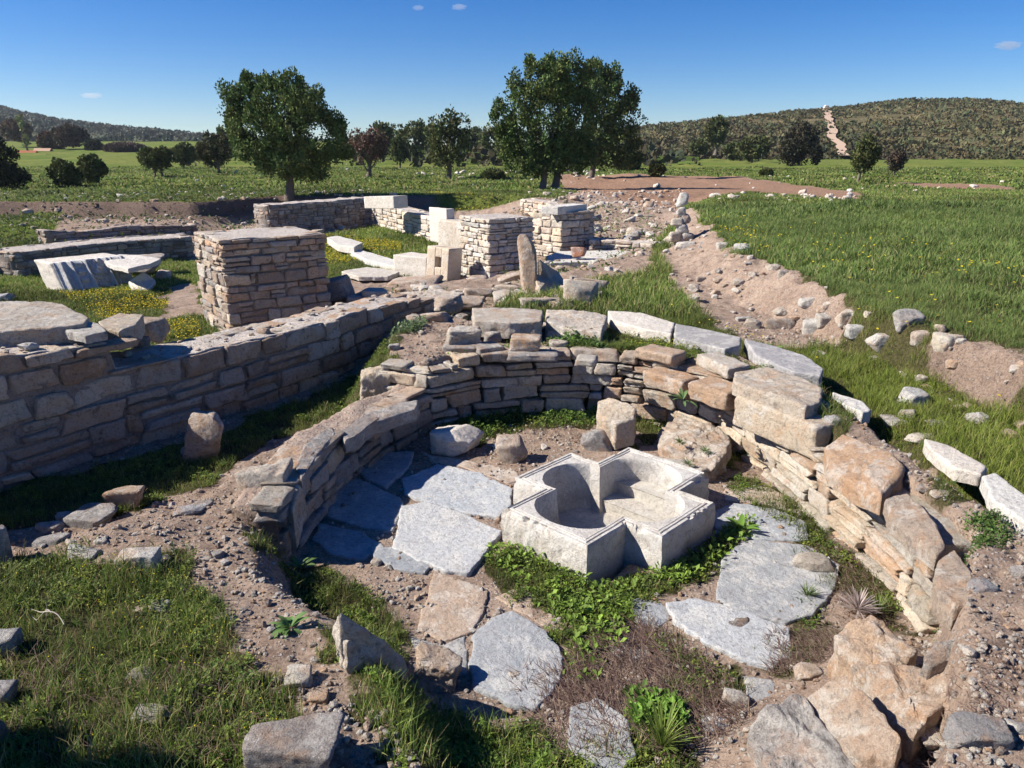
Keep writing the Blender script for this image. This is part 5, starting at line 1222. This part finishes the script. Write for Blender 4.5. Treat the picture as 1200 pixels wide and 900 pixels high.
def crown(lobes, s, dens, leaf, base, seed, flat=.8, sparse=0, cl_size=.11, shell=.45, cut=-.30):
    """lobes: (dx, dz, rx, rz) in metres round the trunk foot; clumps of leaf faces fill the lobes' volume"""
    r = np.random.default_rng(seed); C_ = []; R_ = []
    for (dx, dz, rx, rz) in lobes:
        ry = rx*flat; n = max(12, int(12*dens*(rx*ry+rx*rz+ry*rz)/3/(s*s)))
        d = r.normal(0, 1, (n, 3)); d /= np.linalg.norm(d, axis=1)[:, None]; rad = r.uniform(shell, 1.05, n)**.6
        off = r.uniform(-.25, .25)*rx
        C_.append(d*rad[:, None]*np.array([rx, ry, rz])+np.array([dx, off, dz])); R_.append(np.full(n, 1.0))
    Cn = np.concatenate(C_); q = fbm(Cn*np.array([1,1,.55])*(3.4/s)+seed, 3, seed); Cn = Cn[q+r.normal(0, .05, len(Cn)) > cut]; n = len(Cn); m = int(34*(1-sparse)); cr = r.uniform(.6, 1.35, n)*s*cl_size*.8
    x = np.repeat(Cn, m, 0); N_ = len(x); d = r.normal(0, 1, (N_, 3)); d /= np.linalg.norm(d, axis=1)[:, None]; d[:,2] *= 1.35
    rr = np.repeat(cr, m)[:, None]; x = x+d*rr*(r.random((N_, 1))**.45)
    L_ = leaf*r.uniform(.6, 1.3, N_)[:, None]; dd = d+np.array([0,0,.7])+r.normal(0, .5, (N_, 3)); dd /= np.linalg.norm(dd, axis=1)[:, None]; sd = np.cross(dd, r.normal(0, 1, (N_, 3))); sd /= np.linalg.norm(sd, axis=1)[:, None]+1e-9
    V = np.stack([x, x+dd*L_*.5+sd*L_*.34, x+dd*L_, x+dd*L_*.5-sd*L_*.34], 1).reshape(-1, 3); o = np.arange(N_)*4
    cc = np.array(base)*np.repeat(r.uniform(.65, 1.35, n), m)[:, None]*r.uniform(.8, 1.2, (N_, 1)); cc[:,0] *= np.repeat(r.uniform(.85, 1.3, n), m)
    return V, np.stack([o, o+1, o+2, o+3], 1).astype(np.int32), np.repeat(cc, 4, 0)
def tree(u, v, lobes, label, name='juniper_tree', cat='tree', base=(.085,.11,.038), trunks=((0,0),), tr=.03, dens=26, leaf=None, seed=0, z=None, group=None, sparse=0, cl=.13, flat=.8, shell=.4, th=None, limbs=8, y=None, sc_=1.0, cut=-.2, halo=0):
    """lobes in photo pixels round the trunk foot (dx right, dz up), turned into metres at the tree's distance"""
    p = (hit(u, v) if z is None else W(u, v, z)) if y is None else np.array([WD(u, v, y)[0], y, WD(u, v, y)[2]])
    dep = p[1]*CP-(p[2]-H0)*SP; k = dep/F; lb = [(a*k*sc_, b*k*sc_, c*k*sc_, d*k*sc_) for a, b, c, d in lobes]
    rh = np.random.default_rng(seed+5)
    for _ in range(halo):
        a, b, c, d = lb[rh.integers(len(lobes))]; g = rh.uniform(-.3, 3.5); f_ = rh.uniform(.20, .36); lb.append((a+cos(g)*c*1.0, b+sin(g)*d*1.05, c*f_, d*f_*1.5))
    if halo: lb = [(a, b, c*.86, d*.88) if i < len(lobes) else (a, b, c, d) for i, (a, b, c, d) in enumerate(lb)]
    Hh = max(b+d for a, b, c, d in lb); s = Hh*.5; leaf = leaf or max(.05, 3.0*k)
    root = empty(name, tuple(p)); tag(root, label, cat, group)
    V, q, c = crown(lb, s, dens, leaf, base, seed, flat, sparse, cl, shell, cut); link('crown', mesh('crown', V, q, M_leaf, c, smooth=False), root)
    B = Bag(); r = np.random.default_rng(seed+1); R0 = tr*Hh
    for (tx, ty) in trunks:
        tx *= k; t = np.linspace(0, 1, 9); hh = Hh*.62; tgt = lb[int(r.integers(len(lb)))]
        P = np.stack([tx+(tgt[0]*.35-tx*.0)*t**1.6*.6+.03*Hh*np.sin(t*4+tx), ty+0*t+.02*Hh*np.sin(t*5), -.15+hh*t], 1); tube(B, P, R0*(1.25-.95*t)+R0*.5*np.exp(-t*14), seed=seed)
        for j in range(limbs):
            lbq = lb[j % len(lb)]; t0 = r.uniform(.25, .7); a = P[int(t0*8)]; e = np.array([lbq[0], r.uniform(-.4,.4)*lbq[2], lbq[1]])+r.normal(0, .3, 3)*np.array([lbq[2], lbq[2]*.7, lbq[3]]); tt = np.linspace(0, 1, 6)[:, None]
            tube(B, a+(e-a)*tt+np.array([0,0,-.06*Hh])*np.sin(tt*pi), R0*(.42-.34*tt[:, 0]), k=5, seed=seed+j)
    link('trunk', B.me('trunk', M_bark), root)
    return root
G0 = None
tree(338,232,[(-10,112,42,34),(-45,115,22,26),(20,95,52,50),(-30,78,42,40),(50,75,38,34),(5,45,50,24),(38,110,26,26),(-62,125,15,11),(-2,140,15,13),(-48,60,22,16),(-18,45,26,16),(30,32,30,12),(60,55,22,14),(-30,138,12,11),(45,125,14,13),(75,80,9,10),(68,92,16,14),(-58,95,9,10)],
     'broad dark juniper with short thick trunk, largest single tree on the field', trunks=((0,0),), seed=11, dens=80, cl=.078, shell=.6, cut=-.23, halo=18, tr=.03, sc_=.89, base=(.095,.15,.042))
tree(637,222,[(0,125,32,26),(-28,95,24,38),(5,80,38,45),(-22,55,26,24),(18,45,26,20),(-45,60,14,16),(22,130,20,20),(-14,142,12,10),(-50,88,13,14),(-30,32,24,14),(5,28,26,14),(20,142,10,9),(-38,130,9,9)],
     'tall dense juniper forming the left half of the large clump', trunks=((-2,0),), seed=12, dens=85, cl=.078, shell=.6, cut=-.23, halo=18, tr=.022, sc_=.91, base=(.095,.15,.042))
tree(650,221,[(10,120,28,28),(28,85,30,38),(20,50,24,22),(18,30,26,14),(40,120,20,22),(0,140,16,12)],
     'tall dense juniper in the middle of the large clump', trunks=((0,0),), seed=13, dens=85, cl=.078, shell=.6, cut=-.23, halo=18, tr=.024, sc_=.91, base=(.09,.145,.042))
tree(691,208,[(0,95,26,26),(22,85,24,30),(40,70,22,26),(10,50,28,24),(36,40,20,16),(-12,110,18,16),(52,88,11,16),(-10,40,16,14),(12,26,30,14),(40,22,20,10),(25,108,14,10)],
     'juniper forming the right third of the large clump, with a thin separate trunk', trunks=((1,0),), seed=14, dens=85, cl=.078, shell=.6, cut=-.23, halo=18, tr=.02, sc_=.93, base=(.085,.135,.04))
tree(431,209,[(0,32,24,16),(-10,38,16,14),(12,38,14,14),(0,46,16,9)],'round leafless reddish brown tree right of the large single juniper','bare_tree',base=(.15,.095,.075),seed=15,dens=12,sparse=.45,cl=.13,tr=.05,limbs=14)
tree(525,209,[(2,40,24,20),(10,55,18,16),(-12,45,14,18),(5,65,10,8),(0,24,20,9)],'dark rounded juniper standing alone between the bare tree and the large clump',seed=16,dens=18,cl=.16,tr=.035)
tree(468,197,[(0,18,10,12),(0,30,6,9)],'small conical juniper just right of the bare brown tree',seed=17,dens=16,cl=.2,tr=.03)
TG = 'dark trees in the belt behind the bare brown tree'
for i, (u, v, l) in enumerate([(448,190,[(0,22,14,16),(0,34,9,8)]),(487,190,[(0,22,16,18),(4,34,10,10)]),(505,186,[(0,20,12,14)]),(462,184,[(0,22,14,14)]),(420,187,[(0,14,14,12)]),(578,190,[(0,22,18,16),(8,32,10,8)]),(600,196,[(0,26,16,18)]),(556,184,[(0,18,14,12)])]):
    tree(u, v, l, ['juniper of the far belt directly above the bare brown tree','wide juniper of the far belt right of the small conical one','small juniper of the far belt behind the lone rounded one','juniper of the far belt, second row above the conical one','low juniper of the far belt between the large single juniper and the bare tree','juniper of the far belt just left of the large clump','juniper of the far belt half hidden by the large clump','low juniper of the far belt right of the lone rounded one'][i], seed=30+i, dens=13, cl=.2, tr=.03, limbs=4, group=TG)
tree(184,208,[(0,20,17,11),(8,25,10,8),(-8,22,10,9)],'low wide dark tree with two thin trunks on the field left of the large juniper','tree',seed=50,dens=15,cl=.2,trunks=((-3,0),(4,.2)),tr=.04)
tree(215,198,[(0,15,15,10),(6,18,9,8)],'low dark tree right behind the two-trunked one','tree',seed=51,dens=13,cl=.2)
tree(256,202,[(-4,24,16,18),(8,26,14,14),(-14,22,9,12)],'olive green tree just left of the large juniper','tree',seed=52,dens=15,cl=.18,base=(.075,.08,.035))
tree(276,188,[(-8,20,14,16),(6,22,10,14)],'dark tree half behind the large juniper at its left','tree',seed=53,dens=13,cl=.2)
tree(78,219,[(0,16,15,14),(10,10,10,8)],'bushy dark tree between the left edge tree and the round one','tree',seed=54,dens=16,cl=.2)
tree(113,217,[(0,17,14,15),(-4,22,10,10)],'small round dark tree right of the bushy one at the left','tree',seed=55,dens=16,cl=.2)
tree(-2,222,[(4,30,26,26),(10,16,24,16),(-20,40,20,24),(2,50,16,16)],'big dark tree cut off by the left edge of the picture','tree',seed=56,dens=18,cl=.16,base=(.03,.04,.02))
tree(25,215,[(0,6,11,7)],'low shrub right of the big dark tree at the left edge','shrub',seed=57,dens=14,cl=.3)
tree(838,181,[(0,24,13,13),(0,34,8,6)],'small juniper with bare lower trunk, leftmost tree at the foot of the right hill',seed=60,dens=14,cl=.2,tr=.04,y=105)
tree(881,189,[(0,14,17,11),(8,18,9,8)],'wide low juniper at the foot of the right hill, second from the left there',seed=61,dens=14,cl=.2,y=95)
tree(935,196,[(0,22,22,18),(2,36,16,14),(-8,18,16,14),(12,16,12,14)],'large dark round bush tree at the foot of the right hill, left of the track',seed=62,dens=16,cl=.16,base=(.045,.045,.028),y=80)
tree(1005,213,[(2,30,16,14),(4,38,12,12),(2,20,12,8)],'lone juniper with visible trunk standing near the foot of the hill track',seed=63,dens=16,cl=.17,tr=.035)
tree(1047,207,[(0,17,10,9),(2,22,7,6)],'small greyish tree right of the lone juniper before the right hill','tree',seed=64,dens=12,cl=.2,base=(.09,.075,.055))
tree(769,207,[(0,7,8,7)],'dark little shrub on the field right of the large juniper clump','shrub',seed=65,dens=14,cl=.3)
tree(578,211,[(0,5,12,4)],'low dark shrub on the field left of the large juniper clump','shrub',seed=66,dens=14,cl=.3)
tree(818,181,[(0,8,10,6)],'low shrub left of the leftmost juniper under the right hill','shrub',seed=67,dens=12,cl=.3,y=110)
tree(862,186,[(0,8,12,8)],'low shrub between the two leftmost junipers under the right hill','shrub',seed=68,dens=12,cl=.3,y=110)
tree(738,200,[(0,8,12,8)],'low shrub under the right end of the large juniper clump','shrub',seed=69,dens=12,cl=.3)
tree(898,207,[(0,3,6,3)],'tiny dark bush on the ploughed field before the right hill','shrub',seed=70,dens=12,cl=.3)

# ------------------------------------------------------------------ hills
def hill_mat(name, c1, c2, c3):
    m, t = nt(name); p = pos(t); n = tnoise(t, p, .035, 6, .7); n2 = tnoise(t, p, .25, 6, .75)
    col = mix(t, ramp(t, n2, [(.4, 0), (.56, 1)]), c1, c2); col = mix(t, ramp(t, n, [(.58, 0), (.68, .8)]), col, c3)
    finish(t, col, [(n2, 1.5)], 1, 0); return m
def hill(name, crest, yb, yc, mat, zb=.2, seed=0, depth=1.0):
    U = np.array([c[0] for c in crest], float); Vv = np.array([c[1] for c in crest], float)
    zc = np.array([WD(u, v, yc)[2] for u, v in crest])
    a = np.linspace(U[0], U[-1], 220); cr = np.interp(a, U, zc); t = np.concatenate([np.linspace(0, 1, 60), np.linspace(1.03, 1.8, 20)]); yy = yb+(yc-yb)*t
    AA, YY = np.meshgrid((a-CU)/F/CP, yy); TT = np.repeat(t[:, None], len(a), 1); XX = AA*YY*1.0
    prof = np.where(TT < 1, np.sin(np.clip(TT, 0, 1)*pi/2)**1.15, np.cos((TT-1)*1.5)); ZZ = zb+(cr[None]-zb)*prof+fbm2(XX.ravel(), YY.ravel(), .03, 4, seed).reshape(XX.shape)*1.6*np.sin(np.clip(TT, 0, 1)*pi)
    # real positions: the crest sits at yc seen along its own bearing
    V = np.stack([XX, YY, ZZ], -1).reshape(-1, 3); ny_, nx2 = XX.shape; idx = np.arange(nx2*ny_).reshape(ny_, nx2); q = np.stack([idx[:-1,:-1], idx[:-1,1:], idx[1:,1:], idx[1:,:-1]], -1).reshape(-1, 4).astype(np.int32)
    tag(link(name, mesh(name, V, q, mat)), kind='structure'); return V.reshape(ny_, nx2, 3)
M_hr = hill_mat('scrub_hill', (.10,.095,.05), (.16,.135,.08), (.30,.24,.17)); M_hl = hill_mat('far_hill', (.07,.085,.055), (.13,.135,.085), (.18,.18,.13))
HR = hill('hill', [(560,178),(650,165),(757,150),(830,143),(905,134),(965,129),(1010,124),(1080,124),(1140,130),(1200,136),(1330,150),(1500,175)], 118, 300, M_hr, .6, 3)
HL = hill('hill', [(-400,120),(-200,110),(-60,116),(0,124),(60,131),(130,147),(200,155),(245,159),(330,168),(450,178)], 210, 620, M_hl, 3.2, 4)
HM = hill('hill', [(150,196),(260,188),(360,178),(430,172),(520,170),(600,170),(700,174),(800,180)], 70, 180, hill_mat('green_rise', (.05,.09,.02), (.08,.11,.03), (.2,.16,.1)), .5, 6)
def scrub(Hm, n, size, base, seed, tmax=.99, name='hillside_scrub', trow=60):
    r = np.random.default_rng(seed); ny_, nx2, _ = Hm.shape; i = r.uniform(0.3, trow*tmax, n); j = r.uniform(1, nx2-2, n); p = Hm[i.astype(int), j.astype(int)]+(Hm[np.minimum(i.astype(int)+1, ny_-1), j.astype(int)+1]-Hm[i.astype(int), j.astype(int)])*np.stack([j % 1, i % 1, (i % 1)], 1)
    u, v, d = proj(p[:,0], p[:,1], p[:,2]); pf = fbm2(p[:,0], p[:,1], .035, 4, seed+60); k = (u > -60) & (u < 1260) & (pf < .22+r.normal(0, .06, len(p))); p = p[k]; pf = pf[k]; n = len(p); m = 16; s = r.uniform(.5, 1.4, n)**1.6*size*1.1
    x = np.repeat(p, m, 0); N_ = len(x); dd = r.normal(0, 1, (N_, 3)); dd /= np.linalg.norm(dd, axis=1)[:, None]; dd[:,2] = np.abs(dd[:,2]); ss = np.repeat(s, m)[:, None]
    x = x+dd*ss*np.array([.8,.8,.9]); L_ = ss*.55*r.uniform(.6, 1.3, (N_, 1)); e = dd+r.normal(0, .6, (N_, 3)); e /= np.linalg.norm(e, axis=1)[:, None]; sd = np.cross(e, r.normal(0, 1, (N_, 3))); sd /= np.linalg.norm(sd, axis=1)[:, None]
    V = np.stack([x-e*L_*.5, x+sd*L_*.4, x+e*L_*.5, x-sd*L_*.4], 1).reshape(-1, 3); o = np.arange(N_)*4; cc = np.array(base)*np.repeat(r.uniform(.75, 1.3, n)*(1+1.1*pf), m)[:, None]; cc[:,0] *= np.repeat(r.uniform(.8, 1.4, n), m)
    tag(link(name, mesh(name, V, np.stack([o, o+1, o+2, o+3], 1).astype(np.int32), M_leaf, np.repeat(cc, 4, 0), smooth=False)), kind='stuff')
scrub(HR, 15000, .75, (.10,.105,.05), 1)
scrub(HL, 10000, 1.5, (.065,.085,.06), 2)
scrub(HM, 160, 1.2, (.05,.055,.03), 3, .6)
# track up the right hill
def on_hill(Hm, u, v):
    pu, pv, d = proj(Hm[:60,:,0], Hm[:60,:,1], Hm[:60,:,2]); k = np.argmin((pu-u)**2+(pv-v)**2); return Hm[:60].reshape(-1, 3)[k]
HRf = HR
tp = [(990,196),(985,183),(979,168),(974,155),(971,143),(968,134),(965,129)]; L3 = np.array([on_hill(HRf, *q) for q in tp]); tt = np.linspace(0, len(tp)-1, 60)
P = np.stack([np.interp(tt, range(len(tp)), L3[:, k]) for k in range(3)], 1); P[:,0] += fbm(P*.08, 3, 5)*1.5; wdt = np.interp(tt, [0, 6], [.7, 1.1])+.4*fbm(P*.2, 2, 9)
V = np.concatenate([P+np.stack([-wdt, 0*wdt, 0*wdt+1.0], 1), P+np.stack([wdt, 0*wdt, 0*wdt+1.0], 1)]); i = np.arange(59)
tag(link('path', mesh('path', V, np.stack([i, i+60, i+61, i+1], 1).astype(np.int32), plain('track_earth', (.46,.34,.26)))), kind='structure')
pt = on_hill(HRf, 966, 131); v, f = rounded_box((.8,.8,.4), 8, 5, rr=.3, jit=.3, rough=.3, freq=.8)
put('white_outcrop', v, f, plain('outcrop', (.7,.68,.64)), 'y', 'small white outcrop on the crest of the right hill at the top of the track', 'rock', tuple(pt+np.array([0,0,1.6])))
# far farm houses at the left
def house(u, v, w, h, label, seed, y=112, roofc=(.36,.13,.08)):
    p = WD(u, v, y); k = (y*CP)/F; w *= k; h *= k; d = w*.6; root = empty('farm_house', (p[0], y, p[2])); tag(root, label, 'house')
    B = Bag(); X_, Y_, Z_ = w/2, d/2, h*.55
    V = np.array([(-X_,-Y_,-1),(X_,-Y_,-1),(X_,Y_,-1),(-X_,Y_,-1),(-X_,-Y_,Z_),(X_,-Y_,Z_),(X_,Y_,Z_),(-X_,Y_,Z_),(-X_,0,h*.97),(X_,0,h*.97)]); B.add(V, [np.array([[0,1,5,4],[1,2,6,5],[2,3,7,6],[3,0,4,7]], np.int32), np.array([[4,8,7],[5,6,9]], np.int32)])
    link('wall', B.me('wall', plain('house_plaster', (.42,.24,.17)), False), root)
    B = Bag(); e = .25
    for s in (-1, 1):
        a = np.array([(-X_-e, s*(Y_+e), Z_-.15),(X_+e, s*(Y_+e), Z_-.15),(X_+e,0,h),(-X_-e,0,h)]); b = a+np.array([0,0,.12]); V = np.vstack([a, b]); B.add(V, np.array([[0,1,2,3],[4,5,6,7],[0,1,5,4],[1,2,6,5],[2,3,7,6],[3,0,4,7]], np.int32))
    link('roof', B.me('roof', plain('red_roof_tiles', roofc), False), root)
    for dx in (-.25, .2):
        B = Bag(); c = np.array([w*dx, -Y_-.02, Z_*.55]); q = np.array([(-.3,0,-.35),(.3,0,-.35),(.3,0,.35),(-.3,0,.35)])*min(1, Z_*.7); B.add(np.vstack([c+q, c+q+[0,.04,0]]), np.array([[0,1,2,3],[7,6,5,4],[0,4,5,1],[1,5,6,2],[2,6,7,3],[3,7,4,0]], np.int32)); link('window', B.me('window', plain('window_dark', (.04,.04,.045)), False), root)
house(34,192,20,14,'reddish farm house with a low roof far off at the left',1); house(52,184,16,9,'second farm house with a paler roof behind the reddish one',2,y=122,roofc=(.45,.3,.22))
tree(33,190,[(0,30,4,20)],'slender pale green poplar beside the far farm houses','poplar_tree',base=(.20,.24,.10),seed=80,dens=14,cl=.1,y=118)
for i, (u, v, l) in enumerate([(62,176,[(0,10,16,9)]),(85,172,[(0,12,18,10)]),(113,182,[(0,8,9,8)]),(20,165,[(0,12,16,10)]),(150,180,[(0,5,22,5)]),(60,197,[(0,6,12,6)])]):
    tree(u, v, l, ['brown leafless tree clump behind the farm houses','wide brown tree on the slope right of the farm houses','small round dark tree alone on the far green slope','pale leafless tree above the farm houses','long low purple brown thicket in the valley','dark bush just below the farm houses'][i], 'tree', base=[(.10,.075,.05),(.09,.07,.05),(.04,.05,.025),(.15,.12,.08),(.11,.08,.07),(.03,.035,.02)][i], seed=90+i, dens=13, cl=.2, y=[130,128,125,140,120,105][i], limbs=4)

# ------------------------------------------------------------------ unseen wall added at the left, its height shaped to shade the lower left corner
wall('ruined_wall', 'unseen high wall added left of the camera to cast shade', 'wall', [(-3.7,-.8),(-3.7,1.8),(-3.75,3.1)], 0, hfun([(0,2.9),(2.4,2.6),(2.75,1.9),(3.1,1.15),(3.6,.6)]), .6, 900, (M_shade, M_mortar, M_cap), tints='ggp', n=4, ch=(.15,.25), ln=(.25,.6))

# ------------------------------------------------------------------ clouds
def cloud(u, v, w, h, label, seed, y=2600):
    p = WD(u, v, y); k = y/F; r = np.random.default_rng(seed); B = Bag()
    m, t = nt('cloud_vapour'); pv = t.nodes.new('ShaderNodeVolumePrincipled'); pv.inputs['Density'].default_value = .012; pv.inputs['Color'].default_value = (1,1,1,1); pv.inputs['Anisotropy'].default_value = .2; o = t.nodes.new('ShaderNodeOutputMaterial'); L(t, pv.outputs[0], o.inputs['Volume'])
    d, f = ICO[4]; V = d*np.array([w*k/2, w*k/3, h*k/2]); V = V*(1+.5*fbm(d*3+seed, 4, seed))[:, None]
    me = mesh('cloud', V, f, m); o = link('cloud', me, None, tuple(p)); tag(o, label, 'cloud')

cloud(1182,53,26,9,'small wispy white cloud at the upper right of the sky',1)
cloud(107,112,22,6,'faint small cloud low over the left hill',2)
cloud(538,8,16,6,'tiny cloud at the top of the sky, right one of two',3)
cloud(490,9,12,5,'tiny cloud at the top of the sky, left one of two',4)
def haze(dens):
    m, t = nt('air'); pv = t.nodes.new('ShaderNodeVolumePrincipled'); pv.inputs['Density'].default_value = dens; pv.inputs['Color'].default_value = (.80,.88,1,1); pv.inputs['Anisotropy'].default_value = .3
    o = t.nodes.new('ShaderNodeOutputMaterial'); L(t, pv.outputs[0], o.inputs['Volume'])
    V = np.array([(x, y, z) for x in (-760, 760) for y in (-60, 1100) for z in (-12, 48)], float)
    tag(link('haze', mesh('haze', V, np.array([[0,1,3,2],[4,6,7,5],[0,4,5,1],[2,3,7,6],[0,2,6,4],[1,5,7,3]], np.int32), m, smooth=False)), kind='stuff')
haze(.0002)
# ------------------------------------------------------------------ light
SUN_EL = radians(38); phi = radians(-4)     # towards the sun: (-cos phi, sin phi)
sx, sy = -cos(phi), sin(phi)
w = bpy.data.worlds.new('World'); sc.world = w; w.use_nodes = True; t = w.node_tree; t.nodes.clear()
sky = t.nodes.new('ShaderNodeTexSky'); sky.sky_type = 'NISHITA'; sky.sun_disc = False; sky.sun_elevation = SUN_EL; sky.sun_rotation = atan2(sx, sy); sky.altitude = 1200; sky.air_density = 1.0; sky.dust_density = 0; sky.ozone_density = 6.0
hs = t.nodes.new('ShaderNodeHueSaturation'); hs.inputs['Saturation'].default_value = 1.32; hs.inputs['Hue'].default_value = .512; hs.inputs['Value'].default_value = 1
bg = t.nodes.new('ShaderNodeBackground'); bg.inputs[1].default_value = .062; o = t.nodes.new('ShaderNodeOutputWorld')
L(t, sky.outputs[0], hs.inputs['Color']); L(t, hs.outputs[0], bg.inputs[0]); L(t, bg.outputs[0], o.inputs[0])
sl = bpy.data.lights.new('sun', 'SUN'); sl.energy = 5.0; sl.angle = radians(.53); sl.color = (1, .92, .80); so = bpy.data.objects.new('sun', sl); C.objects.link(so)
from mathutils import Vector
so.rotation_euler = Vector((sx*cos(SUN_EL), sy*cos(SUN_EL), sin(SUN_EL))).to_track_quat('Z', 'Y').to_euler()
sc.view_settings.view_transform = 'Standard'; sc.view_settings.look = 'None'; sc.view_settings.exposure = 0.98; sc.view_settings.gamma = 1
sc.cycles.max_bounces = 5; sc.cycles.diffuse_bounces = 4; sc.cycles.transparent_max_bounces = 8
